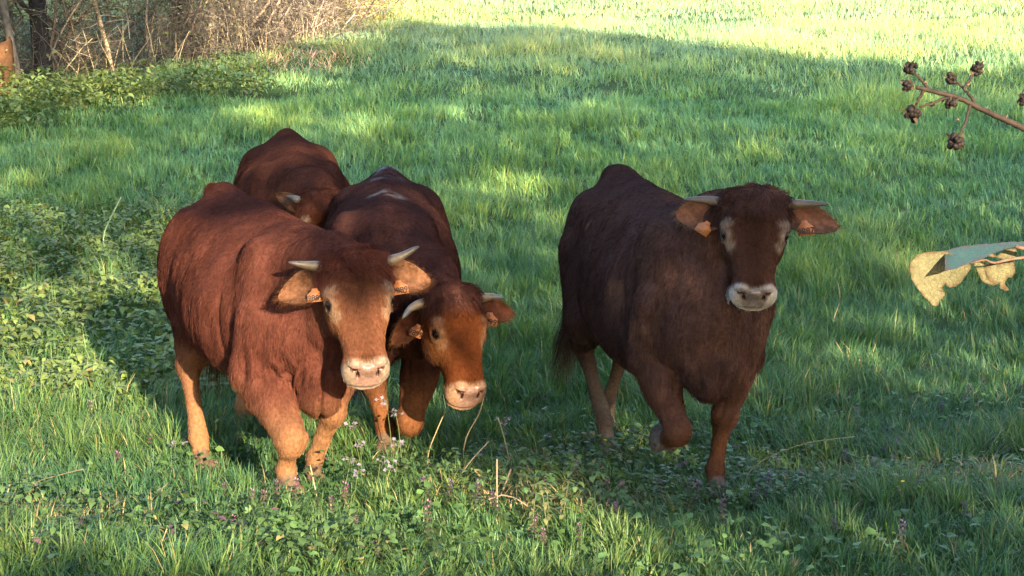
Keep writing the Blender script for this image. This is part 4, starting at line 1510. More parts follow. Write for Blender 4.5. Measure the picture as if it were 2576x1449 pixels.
EAR = lambda dr, L=0.205, hw=0.066, tw=10, root=(0.085, -0.098, 0.105): (root, dr, L, hw, tw)
DEF = dict(switch=(0.0400, 0.0200, 0.0120), dirt=[], patches=[], leg_k=1.0, leg_mix=1.0, tail=None,
           cheek=(0.1080, 0.0450, 0.0180), pale=(0.2080, 0.1440, 0.1040), muzzle=(0.1314, 0.0970, 0.0751), nose=(0.1251, 0.0751, 0.0626),
           ear_in=(0.105, 0.050, 0.028), ear_out=(0.0390, 0.0120, 0.0060), ear_fringe=(0.0560, 0.0245, 0.0123),
           horn_base=(0.135, 0.100, 0.068), horn_tip=(0.046, 0.038, 0.033))

# --- the big red-brown bullock on the left, striding towards the camera
place('large red-brown bullock striding at the front left with pale cream horns and sunlit brisket', (-1.16, 8.55), (0.44, -0.90), 1.04,
      [('fore', [(0.55, -0.19, 0.80), (0.50, -0.21, 0.57), (0.77, -0.165, 0.30), (0.70, -0.165, 0.14), (0.73, -0.16, 0.055)]),
       ('fore', [(0.50, 0.19, 0.82), (0.44, 0.20, 0.64), (0.46, 0.14, 0.36), (0.30, 0.11, 0.12), (0.28, 0.10, 0.03)]),
       ('hind', [(-0.55, -0.17, 0.90), (-0.40, -0.20, 0.62), (-0.42, -0.255, 0.43), (-0.21, -0.275, 0.14), (-0.15, -0.275, 0.03)]),
       ('hind', [(-0.58, 0.17, 0.90), (-0.48, 0.20, 0.64), (-0.80, 0.15, 0.46), (-0.82, 0.14, 0.13), (-0.78, 0.14, 0.03)])],
      **{**DEF, **dict(poll=at(893, 640, 7.62), face_az=14, face_pitch=62, face_roll=2.0, head_scale=1.07, wither=-0.015, wid=1.13, brisket=0.105, folds=1.5, leg_k=0.90, knee_k=(1.17, 1, 1, 1), neckc=(0.052, 0.019, 0.014),
         base=(0.047, 0.0162, 0.0118), face=(0.075, 0.030, 0.017), leg=(0.150, 0.076, 0.038), seed=1, fur_n=100000,
         horns=HORN_A, ears=[EAR((0.02, -0.08, 1.0), 0.20, 0.074, 8), EAR((-0.10, 0.0, 1.0), 0.21, 0.078, 8)],
         tags=[(0.30, -0.62, 0, 0.062, 0.044, '9889', (0.25, 0.9, -0.1)), (0.30, -0.60, -6, 0.066, 0.046, '9889', (0.30, 0.92, -0.15))],
         tail=[(-0.80, 0.02, 1.24), (-0.90, 0.02, 1.12), (-0.93, 0.02, 0.85), (-0.90, 0.02, 0.55)])})

# --- the darker one in the middle with its head lowered
place('dark brown bullock with lowered head in the middle, white smear on its back', (-0.66, 9.50), (0.05, -1.0), 1.03,
      [('fore', [(0.55, -0.19, 0.82), (0.55, -0.20, 0.62), (0.56, -0.06, 0.37), (0.53, 0.0, 0.12), (0.56, 0.0, 0.03)]),
       ('fore', [(0.55, 0.19, 0.82), (0.60, 0.20, 0.54), (0.74, 0.12, 0.20), (0.50, 0.11, 0.13), (0.42, 0.11, 0.17)]),
       ('hind', [(-0.55, -0.17, 0.90), (-0.40, -0.20, 0.62), (-0.66, -0.18, 0.46), (-0.62, -0.17, 0.14), (-0.58, -0.17, 0.03)]),
       ('hind', [(-0.55, 0.17, 0.90), (-0.40, 0.20, 0.62), (-0.60, 0.17, 0.46), (-0.52, 0.16, 0.14), (-0.47, 0.16, 0.03)])],
      **{**DEF, **dict(poll=at(1145, 728, 8.28), face_az=31, face_pitch=62, face_roll=-3.0, head_scale=1.04, wither=-0.01, wid=1.12,
         base=(0.031, 0.0135, 0.0115), face=(0.0570, 0.0174, 0.0066), leg=(0.088, 0.036, 0.016), seed=2, fur_n=80000,
         dirt=[(-0.62, 0.01, 1.28, 0.12, (0.27, 0.27, 0.30), 0.9), (-0.42, -0.02, 1.27, 0.14, (0.11, 0.105, 0.115), 0.55), (0.10, 0.0, 1.2, 0.12, (0.1600, 0.1520, 0.1520), 0.5)],
         horns=[[(0.040, -0.060, 0.145), (0.055, -0.075, 0.195), (0.100, -0.075, 0.245)], [(0.030, -0.045, 0.135), (0.030, -0.030, 0.190), (0.045, -0.005, 0.240)]],
         ears=[EAR((0.25, -0.9, 0.8)), EAR((-0.22, -0.12, 1.0), 0.255, 0.076, 8)],
         tags=[(0.35, -0.6, 20, 0.056, 0.048, '9899', (0.2, 0.75, -0.75)), (0.26, -0.70, 8, 0.074, 0.050, '9899', (0.28, 0.80, -0.52))],
         horn_base=(0.1386, 0.1008, 0.0672), horn_tip=(0.0588, 0.0630, 0.0714), ear_in=(0.0640, 0.0240, 0.0140),
         pale=(0.1680, 0.0960, 0.0600), muzzle=(0.1376, 0.0813, 0.0532), nose=(0.1376, 0.0813, 0.0657))})

# --- the dark one standing apart on the right
place('very dark brown young cow standing alone on the right with a whitish muzzle', (0.69, 8.45), (0.22, -0.975), 1.10,
      [('fore', [(0.55, -0.17, 0.82), (0.50, -0.195, 0.62), (0.68, -0.13, 0.33), (0.50, -0.125, 0.24), (0.44, -0.125, 0.245)]),
       ('fore', [(0.58, 0.18, 0.82), (0.54, 0.17, 0.62), (0.56, 0.10, 0.36), (0.52, 0.08, 0.12), (0.55, 0.08, 0.03)]),
       ('hind', [(-0.55, -0.17, 0.90), (-0.42, -0.20, 0.62), (-0.62, -0.17, 0.46), (-0.42, -0.12, 0.14), (-0.36, -0.12, 0.03)]),
       ('hind', [(-0.55, 0.17, 0.90), (-0.40, 0.20, 0.62), (-0.76, 0.08, 0.46), (-0.88, 0.02, 0.14), (-0.85, 0.02, 0.03)])],
      **{**DEF, **dict(poll=at(1902, 485, 7.62), face_az=-3, face_pitch=66, face_roll=-1.5, head_scale=0.97, wither=0.0, wid=0.91, chest=0.9, brisket=0.04, leg_k=0.80, kl=1.08, kt=0.84, knee_k=(0.95, 1, 1, 1), neck_mix=0.6, switch=(0.045, 0.032, 0.022), neckc=(0.046, 0.025, 0.020), hoofc=(0.085, 0.072, 0.066), leg2=(0.075, 0.052, 0.038),
         base=(0.0300, 0.0165, 0.0150), face=(0.034, 0.0165, 0.0125), leg=(0.0576, 0.0252, 0.0144), seed=3, fur_n=90000,
         dirt=[(-0.30, -0.26, 1.07, 0.05, (0.1040, 0.0640, 0.0440), 0.9), (0.30, -0.27, 0.85, 0.12, (0.0800, 0.0440, 0.0280), 0.5), (0.55, -0.25, 0.72, 0.12, (0.0800, 0.0440, 0.0300), 0.6),
               (0.70, -0.02, 0.68, 0.16, (0.0640, 0.0320, 0.0200), 0.55)],
         horns=[[(0.030, -0.050, 0.140), (0.025, -0.045, 0.210), (0.028, -0.035, 0.285)], [(0.030, -0.050, 0.135), (0.028, -0.045, 0.210), (0.030, -0.035, 0.290)]],
         ears=[EAR((-0.22, -0.05, 1.0), 0.215, 0.082, -10), EAR((-0.05, 0.0, 1.0), 0.235, 0.078, 10)],
         tags=[(0.36, -0.78, 35, 0.060, 0.050, None, (0.3, 0.9, -0.25)), (0.40, -0.55, -10, 0.066, 0.054, '9887', (0.32, 0.95, 0.05))],
         cheek=(0.0432, 0.0198, 0.0126), pale=(0.23, 0.18, 0.155), muzzle=(0.215, 0.195, 0.19), nose=(0.0938, 0.0782, 0.0798),
         ear_in=(0.115, 0.054, 0.036), ear_out=(0.0240, 0.0090, 0.0054), ear_fringe=(0.0980, 0.0665, 0.0455), horn_base=(0.0714, 0.0525, 0.0420), horn_tip=(0.0504, 0.0420, 0.0399),
         tail=[(-0.82, 0.0, 1.34), (-0.93, -0.04, 1.20), (-0.95, -0.13, 0.88), (-0.93, -0.19, 0.60)])})

# --- the one behind, grazing between the two others
place('brown bullock behind the others with its head down between their backs', (-1.36, 11.35), (0.17, -0.985), 1.06,
      [('fore', [(0.55, -0.19, 0.82), (0.50, -0.20, 0.62), (0.62, -0.15, 0.37), (0.57, -0.15, 0.12), (0.60, -0.15, 0.03)]),
       ('fore', [(0.55, 0.19, 0.82), (0.44, 0.20, 0.62), (0.50, 0.16, 0.37), (0.42, 0.15, 0.12), (0.45, 0.15, 0.03)]),
       ('hind', [(-0.55, -0.17, 0.90), (-0.40, -0.20, 0.62), (-0.66, -0.18, 0.46), (-0.62, -0.17, 0.14), (-0.58, -0.17, 0.03)]),
       ('hind', [(-0.55, 0.17, 0.90), (-0.40, 0.20, 0.62), (-0.70, 0.17, 0.46), (-0.70, 0.16, 0.14), (-0.66, 0.16, 0.03)])],
      **{**DEF, **dict(poll=at(815, 490, 10.15), face_az=20, face_pitch=72, face_roll=-2.0, head_scale=1.0, wither=0.0, wid=1.12,
         base=(0.040, 0.0150, 0.0105), face=(0.0420, 0.0135, 0.0066), leg=(0.0864, 0.0324, 0.0126), seed=4, fur_n=60000, h_head=0.008, h_body=0.0145,
         dirt=[(-0.70, 0.02, 1.25, 0.10, (0.1200, 0.1080, 0.1040), 0.6)],
         horns=[[(0.020, -0.045, 0.130), (0.010, -0.040, 0.170), (0.000, -0.03, 0.205)]] * 2, ears=[EAR((-1.0, 0.0, 0.95), 0.20, 0.055), EAR((0.28, -0.15, 1.0))],
         tags=[None, None], horn_base=(0.15, 0.125, 0.10), horn_tip=(0.0504, 0.0504, 0.0546))})
# ---------------------------------------------------------------- small plants in the foreground
def small_stem(name, h, rad, col, r, lean=0.15, n=5):
    P = branch_path(r, (0, 0, -0.02), (r.normal(0, lean), r.normal(0, lean), 1), h + 0.02, n, 0.06)
    V, F = tube(P, np.linspace(rad, rad * 0.6, n), 5)
    b = MB(); b.add(V, F, col)
    return P, b


def make_cuckoo(r, h):
    """Pale four-petalled flowers in a loose head on a bare stem."""
    root = empty('cuckoo_flower')
    P, b = small_stem('stem', h, 0.0022, (0.10, 0.12, 0.045), r, 0.10)
    b.build('stem', M_LEAF, root)
    fb = MB()
    for k in range(7):
        c = P[-1] + np.array((r.normal(0, 0.017), r.normal(0, 0.017), r.uniform(-0.022, 0.016)))
        V, F = tube(np.array([P[-2] * 0.3 + P[-1] * 0.7, (P[-1] + c) / 2, c]), 0.0009, 4)
        fb.add(V, F, (0.10, 0.12, 0.05))
        n0 = nrm(np.array((r.normal(0, 0.6), r.normal(-0.5, 0.5), 0.9)))
        a0 = r.uniform(0, 6)
        x = nrm(np.cross(n0, (0.3, 0.8, 0.1))); y = np.cross(n0, x)
        for q in range(4):
            a = a0 + q * math.pi / 2
            D = nrm(math.cos(a) * x + math.sin(a) * y + 0.25 * n0)
            ln = np.array([r.uniform(0.009, 0.012)])
            V, F, CC = leaves(c[None], D[None], n0[None], ln, ln * 0.85, np.array([(0.16, 0.14, 0.19)]) * r.uniform(0.85, 1.15), 0.1)
            fb.add(V, F, CC)
    fb.build('flower_head', M_PETAL, root, False)
    return root


CUCKOO = [  # head position in the photo, ground row, label
    (983, 998, 1165, 'pale lilac flower head just in front of the middle bullock\'s foreleg, highest of the clump'),
    (1015, 1036, 1180, 'single small white flower low between the middle bullock\'s forelegs'),
    (912, 1066, 1215, 'pale lilac flower cluster at the left of the clump beside the bullock\'s foreleg'),
    (914, 1106, 1240, 'pale flower cluster directly below another in the left of the clump'),
    (992, 1106, 1230, 'greyish lilac flower cluster before the folded knee of the middle bullock'),
    (938, 1145, 1275, 'bright white flower cluster in the lower middle of the clump'),
    (968, 1165, 1285, 'white flower cluster lowest on the right of the clump'),
    (862, 1150, 1270, 'small white flower cluster beside the striding bullock\'s front hoof'),
    (885, 1178, 1280, 'tiny single white flower lowest at the left of the clump'),
    (838, 1076, 1190, 'faint white flower just under the front bullock\'s brisket'),
    (1270, 1050, 1190, 'lilac-blue flower pair standing alone in the shade between the two groups of cattle'),
    (445, 1112, 1190, 'small white flower beside the front bullock\'s hind hoof')]


def build_cuckoo():
    for k, (px, py, pb, lab) in enumerate(CUCKOO):
        r = np.random.default_rng(500 + k)
        g = ground_at(px, pb)
        top = at(px, py, g[1])
        root = make_cuckoo(r, float(top[2] - g[2]))
        root.location = g
        tag(root, lab, 'flower', 'pale cuckoo flowers')


build_cuckoo()


def make_nettle(r, kind):
    """Dead-nettle: square stem with whorls of purple-flushed leaves and pink lips."""
    root = empty('dead_nettle')
    h = r.uniform(0.12, 0.20)
    P, b = small_stem('stem', h, 0.0025, (0.06, 0.05, 0.035), r, 0.08)
    b.build('stem', M_LEAF, root)
    lb = MB()
    top = np.array((0.055, 0.030, 0.045)) if kind else np.array((0.10, 0.055, 0.055))
    low = np.array((0.045, 0.075, 0.030))
    for w in range(6):
        t = 0.35 + 0.62 * w / 5
        c = np.array([np.interp(t, np.linspace(0, 1, 5), P[:, j]) for j in range(3)])
        f = w / 5
        for q in range(5):
            a = q * 6.28 / 5 + w * 0.8
            D = nrm(np.array((math.cos(a), math.sin(a), -0.25 + 0.1 * f)))
            ln = np.array([(0.034 - 0.014 * f)])
            V, F, CC = leaves(c[None], D[None], np.array([[0, 0, 1.0]]), ln, ln * 0.85, (low + (top - low) * f)[None] * r.uniform(0.7, 1.3), 0.15)
            lb.add(V, F, CC)
    lb.build('leaves', M_LEAF, root, False)
    fb = MB()
    pc = np.array((0.30, 0.13, 0.24)) if not kind else np.array((0.17, 0.11, 0.22))
    for q in range(7):
        a = q * 0.9
        c = P[-1] + np.array((0.010 * math.cos(a), 0.010 * math.sin(a), -0.028 + 0.006 * q))
        D = nrm(np.array((math.cos(a) * 0.6, math.sin(a) * 0.6, 0.8)))
        ln = np.array([0.014])
        V, F, CC = leaves(c[None], D[None], nrm(np.array((-math.cos(a), -math.sin(a), 0.6)))[None], ln, ln * 0.5, pc[None] * r.uniform(0.7, 1.3), 0.3)
        fb.add(V, F, CC)
    fb.build('flowers', M_PETAL, root, False)
    return root


PINK = [(395, 1060), (380, 1125), (412, 1108), (300, 1118), (655, 1270), (625, 1280), (590, 1315), (570, 1248), (688, 1250), (738, 1268), (858, 1248), (835, 1280), (900, 1330),
        (1075, 1335), (1365, 1352), (1340, 1332), (660, 1205), (545, 1205), (280, 1165), (235, 1040), (200, 1070), (1460, 1360), (960, 1378)]
DARK = [(2060, 1122), (2160, 1058), (2215, 1082), (2262, 1122), (2236, 1142), (2182, 1182), (2216, 1188), (2142, 1158), (2292, 1122), (1926, 1222), (1746, 1242), (1722, 1228),
        (2105, 1318), (2250, 1368), (2480, 952), (2420, 985), (2560, 968), (1480, 1108), (1372, 1066), (1345, 968), (1375, 985), (1440, 1185), (2372, 1020), (2085, 1050), (1890, 1240),
        (1668, 1232), (2010, 1190), (2330, 1175), (1255, 1262), (1190, 1248), (1130, 1240), (1080, 1228), (2440, 1290), (1820, 1300), (1560, 1290)]


ORD = ['first', 'second', 'third', 'fourth', 'fifth', 'sixth', 'seventh', 'eighth', 'ninth', 'tenth', 'eleventh', 'twelfth']
ZONES = [  # (kind, where, test)
    (0, 'in the sunlit grass behind the striding bullock', lambda x, y: x < 560 and y < 1240), (0, 'below the striding bullock\'s front hoof', lambda x, y: x < 770),
    (0, 'along the bottom edge left of the middle', lambda x, y: x < 1000), (0, 'in the bright grass at the bottom middle', lambda x, y: True),
    (1, 'behind the middle bullock\'s muzzle', lambda x, y: x < 1500 and y < 1200), (1, 'under the arching cane', lambda x, y: x < 1300), (1, 'under the right-hand cow\'s feet', lambda x, y: x < 1960),
    (1, 'along the bottom edge at right', lambda x, y: y > 1270), (1, 'right of the right-hand cow', lambda x, y: x < 2300), (1, 'near the right edge', lambda x, y: True)]


def nettle_zone(kind, x, y):
    return next(i for i, (k, w, f) in enumerate(ZONES) if k == kind and f(x, y))


def nettle_label(kind, px, py):
    z = nettle_zone(kind, px, py)
    xs = sorted([x for x, y in (DARK if kind else PINK) if nettle_zone(kind, x, y) == z])
    return '%s dead-nettle %s, %s from the left there' % ('dark purple' if kind else 'pinkish', ZONES[z][1], ORD[xs.index(px)])


def build_dead_nettles():
    for kind, L, lab, grp in ((0, PINK, 'small pinkish dead-nettle in the sunlit grass along the foreground', 'pink dead-nettles in the sunlit foreground'),
                              (1, DARK, 'small dark purple dead-nettle in the shaded grass right of the bullocks', 'dark dead-nettles in the shaded grass')):
        protos = [make_nettle(np.random.default_rng(700 + 10 * kind + k), kind) for k in range(4)]
        r = np.random.default_rng(720 + kind)
        for k, (px, py) in enumerate(L):
            o = protos[k] if k < 4 else copy_tree(protos[k % 4])
            g = ground_at(px, py + 42)
            o.location = g
            o.rotation_euler = (0, 0, r.uniform(0, 6.28))
            s = r.uniform(0.65, 1.0)
            o.scale = (s, s, s)
            tag(o, nettle_label(kind, px, py), 'flower', grp)


build_dead_nettles()


def build_yellow():
    spots = [(1592, 1165), (1505, 1148), (1550, 1148), (1690, 1136), (2300, 1195), (2262, 1258), (1800, 1205)]
    protos = []
    for k, (px, py) in enumerate(spots):
        if k == 0:
            r = np.random.default_rng(800)
            o = empty('buttercup')
            P, b = small_stem('stem', 0.15, 0.0018, (0.06, 0.10, 0.03), r, 0.08)
            b.build('stem', M_LEAF, o)
            fb = MB()
            for q in range(5):
                a = q * 6.283 / 5
                D = nrm(np.array((math.cos(a), math.sin(a), 0.45)))
                V, F, CC = leaves(P[-1][None], D[None], np.array([[0, 0, 1.0]]), np.array([0.011]), np.array([0.011]), np.array([(0.55, 0.40, 0.02)]), 0.2)
                fb.add(V, F, CC)
            fb.build('petals', M_PETAL, o, False)
            protos.append(o)
        else:
            o = copy_tree(protos[0])
        o.location = ground_at(px, py + 35)
        o.rotation_euler = (0.15, -0.1, k * 1.3)
        tag(o, 'tiny yellow buttercup in the shaded grass near the right-hand cow\'s feet', 'flower', 'yellow buttercups')


build_yellow()


# ---- dry stems standing or lying in the foreground: photo positions of the two ends, thickness, label
STEMS = [
    ([(1222, 980), (1205, 1040), (1170, 1110)], 8.35, 0.0036, (0.20, 0.16, 0.10), 'long straw-coloured dry stem leaning beside the middle bullock\'s muzzle'),
    ([(1120, 1035), (1098, 1085), (1078, 1140)], 8.45, 0.0030, (0.20, 0.155, 0.09), 'short slanting straw beside the folded knee of the middle bullock'),
    ([(1252, 1050), (1268, 1100), (1282, 1165)], 8.25, 0.0030, (0.20, 0.17, 0.10), 'thin pale stem under the lone lilac flower pair'),
    ([(1285, 1180), (1272, 1215), (1252, 1262), (1225, 1300)], 7.75, 0.0045, (0.18, 0.13, 0.09), 'curved brown bramble shoot bending left in the front middle'),
    ([(1250, 1155), (1250, 1230), (1252, 1300), (1254, 1370)], 7.45, 0.0036, (0.17, 0.13, 0.09), 'upright thin brown stem in the front middle'),
    ([(1100, 1390), (1150, 1330), (1215, 1265), (1275, 1245), (1330, 1275), (1360, 1300)], 7.5, 0.0036, (0.19, 0.14, 0.095), 'long arching brown cane over the weeds in the front middle'),
    ([(1130, 1235), (1180, 1165), (1230, 1110)], 8.0, 0.0036, (0.17, 0.14, 0.11), 'grey dry stem leaning right behind the arching cane'),
    ([(780, 1170), (790, 1215), (805, 1290)], 7.7, 0.0030, (0.24, 0.19, 0.12), 'pale straw standing beside the front bullock\'s striding hoof'),
    ([(1605, 1350), (1622, 1400), (1640, 1440)], 6.95, 0.0030, (0.24, 0.20, 0.12), 'fine pale straw at the bottom edge right of the middle'),
    ([(305, 495), (285, 535), (262, 588)], 14.3, 0.0065, (0.20, 0.26, 0.13), 'long pale grass stalk leaning over the nettles at left'),
    ([(236, 755), (195, 800), (160, 860)], 12.4, 0.0055, (0.20, 0.23, 0.10), 'yellowish bent grass stalk among the nettles at left'),
    ([(2075, 1270), (2110, 1262), (2120, 1290), (2090, 1330)], 7.4, 0.0034, (0.17, 0.17, 0.10), 'looped dry grass stem in the shaded grass at right'),
    ([(90, 1215), (150, 1195), (210, 1180)], 7.9, 0.003, (0.13, 0.105, 0.07), 'dry twig lying on the weeds at the left edge'),
    ([(370, 1440), (400, 1380), (420, 1330)], 6.8, 0.0035, (0.24, 0.19, 0.11), 'reddish thin stalk at the lower left among round leaves'),
    ([(1890, 1180), (2010, 1120), (2150, 1098)], 7.9, 0.0030, (0.14, 0.14, 0.09), 'flat-lying grey straw across the shaded grass at right'),
]


def build_stems():
    for k, (pts, Y, rad, col, lab) in enumerate(STEMS):
        n = len(pts)
        W = []
        for i, (px, py) in enumerate(pts):
            W.append(at(px, py, Y - 0.03 * i))
        W = np.array(W)
        # root the lowest end in the turf
        j = int(np.argmin(W[:, 2])); g = float(zg(W[j, 0], W[j, 1]))
        e = W[j] + (W[j] - W[1 if j == 0 else j - 1]) * 0.15
        e[2] = min(e[2], g - 0.01)
        W = np.concatenate([[e], W]) if j == 0 else np.concatenate([W, [e]])
        t = np.linspace(0, 1, 12)
        P = np.stack([cr(W[:, c], t) for c in range(3)], 1)
        o0 = P[np.argmin(P[:, 2])].copy()
        V, F = tube(P - o0, rad * (0.7 + 0.3 * (1 - t)), 6)
        b = MB(); b.add(V, F, np.array(col))
        o = b.build('dry_straw', M_DRY)
        o.location = o0
        tag(o, lab, 'stem')


build_stems()


def build_leafy():
    """Individual leafy plants that stand out in front."""
    r = np.random.default_rng(820)
    # tall pale nettle-like plant
    g = ground_at(1395, 1345)
    o = empty('leafy_weed', g)
    tag(o, 'pale yellow-green leafy weed standing above the others in the front middle', 'plant')
    for s_ in range(4):
        P, b = small_stem('stem', 0.17 + 0.05 * r.random(), 0.0028, (0.10, 0.10, 0.04), r, 0.22)
        off = np.array((r.normal(0, 0.05), r.normal(0, 0.03), 0))
        P = P + off
        b.v = [v + off for v in b.v]
        b.build('stem', M_LEAF, o)
        for w in range(7):
            t = 0.25 + 0.75 * w / 6
            c = np.array([np.interp(t, np.linspace(0, 1, 5), P[:, j]) for j in range(3)])
            lb = MB()
            for q in range(2):
                a = w * 1.57 + q * 3.14 + r.normal(0, 0.3)
                D = nrm(np.array((math.cos(a), math.sin(a), -0.25)))
                ln = np.array([0.055 - 0.022 * t])
                V, F, CC = leaves(c[None], D[None], np.array([[0, 0, 1.0]]), ln, ln * 0.5, np.array([(0.13, 0.135, 0.055)]) * r.uniform(0.7, 1.3), 0.15)
                lb.add(V, F, CC)
            lb.build('leaf_pair', M_LEAF, o, False)
    # two hand-shaped leaves at the bottom left
    for k, (px, py, lab) in enumerate([(455, 1415, 'low hand-shaped green leaf at the bottom edge, left one of two'), (575, 1405, 'low hand-shaped green leaf at the bottom edge, right one of two')]):
        g = ground_at(px, py + 22)
        o = empty('palmate_plant', g)
        tag(o, lab, 'plant')
        c = np.array((0, 0, 0.10))
        V, F = tube(np.array([(0, 0.03, -0.02), (0, 0.02, 0.05), c]), 0.0025, 5)
        b = MB(); b.add(V, F, (0.07, 0.11, 0.04)); b.build('stalk', M_LEAF, o)
        for q in range(7):
            a = -math.pi / 2 + (q - 3) * 0.78
            D = nrm(np.array((math.cos(a), math.sin(a) * 0.9, 0.10 - 0.25 * abs(q - 3) / 3 + 0.15)))
            ln = np.array([0.085 - 0.008 * abs(q - 3)])
            V, F, CC = leaves(c[None], D[None], nrm(np.array((0, -0.35, 1.0)))[None], ln, ln * 0.42, np.array([(0.05, 0.115, 0.035)]) * r.uniform(0.85, 1.15), 0.2)
            b = MB(); b.add(V, F, CC); b.build('leaf_lobe', M_LEAF, o, False)


build_leafy()


# ---------------------------------------------------------------- bramble cane with dried fruit, and the torn leaf, close to the viewer
BY = 1.65
M_CANE = simple_mat('bramble_cane', (0.10, 0.065, 0.045), 0.75, 0.2, 160, 0.6, 1.4, 0.5, 0.001, attr_name='tint')
M_FRUIT = simple_mat('dried_fruit', (0.03, 0.02, 0.018), 0.7, 0.2, 260, 0.5, 1.5, 0.5, 0.001, attr_name='tint')


def build_bramble():
    o0 = at(2576, 324, BY)
    root = empty('bramble_cane', o0)
    tag(root, 'thorny dry bramble cane with shrivelled fruits reaching in from the right edge', 'bramble')
    q = lambda px, py, d=0.0: at(px, py, BY + d) - o0
    r = np.random.default_rng(930)

    def seg(name, pts, r0, r1, col=(0.022, 0.015, 0.012)):
        P = np.array(pts); t = np.linspace(0, 1, 4 * len(P))
        P = np.stack([cr(P[:, j], t) for j in range(3)], 1)
        P = P + r.normal(0, 0.0003, P.shape)
        V, F = tube(P, np.linspace(r0, r1, len(P)), 8)
        b = MB(); b.add(V, F, np.array(col) * (1 + 0.3 * vnoise(V * 300)[:, None]))
        b.build(name, M_CANE, root)
        return P

    main = seg('cane', [at(3300, 760, BY + 0.25) - o0, q(2900, 480, 0.10), q(2576, 324, 0.0), q(2463, 272), q(2415, 247), q(2338, 227), q(2303, 219)], 0.0033, 0.0018)
    twigs = [[q(2338, 227), q(2318, 200, 0.004), q(2296, 178, 0.006)], [q(2323, 229), q(2311, 250, -0.004), q(2303, 268, -0.006), q(2298, 280, -0.008)],
             [q(2400, 248), q(2372, 250, -0.004), q(2345, 259, -0.008), q(2312, 270, -0.008)], [q(2458, 268), q(2440, 240, 0.004), q(2422, 220, 0.008), q(2398, 200, 0.01)],
             [q(2424, 223, 0.008), q(2440, 200, 0.012), q(2456, 178, 0.014)], [q(2441, 262), q(2434, 290, -0.003), q(2423, 322, -0.006), q(2408, 346, -0.008)],
             [q(2415, 247), q(2402, 255, -0.004), q(2394, 259, -0.006)]]
    for P in twigs:
        seg('side_twig', P, 0.0016, 0.0010)
    # thorns
    for px, py, dx, dy in ((2500, 285, -6, 16), (2530, 300, 5, -14), (2448, 266, 12, 14), (2385, 240, -8, -11), (2360, 234, 4, 12), (2412, 300, -9, 2), (2433, 215, 8, -6), (2330, 205, -9, 5), (2550, 312, 3, 13), (2372, 252, -3, 10), (2478, 278, 8, -13)):
        V, F = tube(np.array([q(px, py), q(px + dx * 0.55, py + dy * 0.5), q(px + dx, py + dy)]), [0.0015, 0.0007, 0.0001], 5)
        b = MB(); b.add(V, F, (0.11, 0.07, 0.05)); b.build('thorn', M_CANE, root)
    # shrivelled fruits: clustered drupelets under papery sepals
    fr = [(2291, 172, 20, 6), (2283, 214, 18, 6), (2295, 286, 25, 9), (2393, 198, 17, 5), (2458, 172, 19, 6), (2392, 260, 17, 6), (2403, 354, 26, 9), (2574, 250, 18, 6), (2345, 262, 8, 2)]
    for px, py, rad, d in fr:
        c = q(px, py, -0.006); R = rad / 2788.0
        b = MB()
        for k in range(34):
            u = nrm(r.normal(0, 1, 3))
            V, F = uv_ball(R * r.uniform(0.22, 0.36), 6, 5)
            b.add(V + c + u * R * r.uniform(0.45, 0.75), F, np.array((0.0065, 0.0042, 0.0042)) * r.uniform(0.3, 2.2))
        f = b.build('dried_fruit', M_FRUIT, root)
        for k in range(5):
            a = k * 1.25 + r.uniform(0, 0.9)
            D = nrm(np.array((math.cos(a), -0.6 * abs(math.sin(a)) - 0.1, math.sin(a) + r.uniform(-0.3, 0.5))))
            N = nrm(np.array((r.normal(0, 0.4), -1, r.normal(0, 0.4))))
            ln = np.array([R * r.uniform(0.6, 1.05)])
            cc = np.array([(0.045, 0.031, 0.022)]) * r.uniform(0.2, 1.4)
            V, F, CC = leaves((c + D * R * 0.35)[None], D[None], N[None], ln, ln * 0.42, cc, 0.35)
            sb = MB(); sb.add(V, F, CC); sb.build('sepal', M_DRY, f, False)


build_bramble()


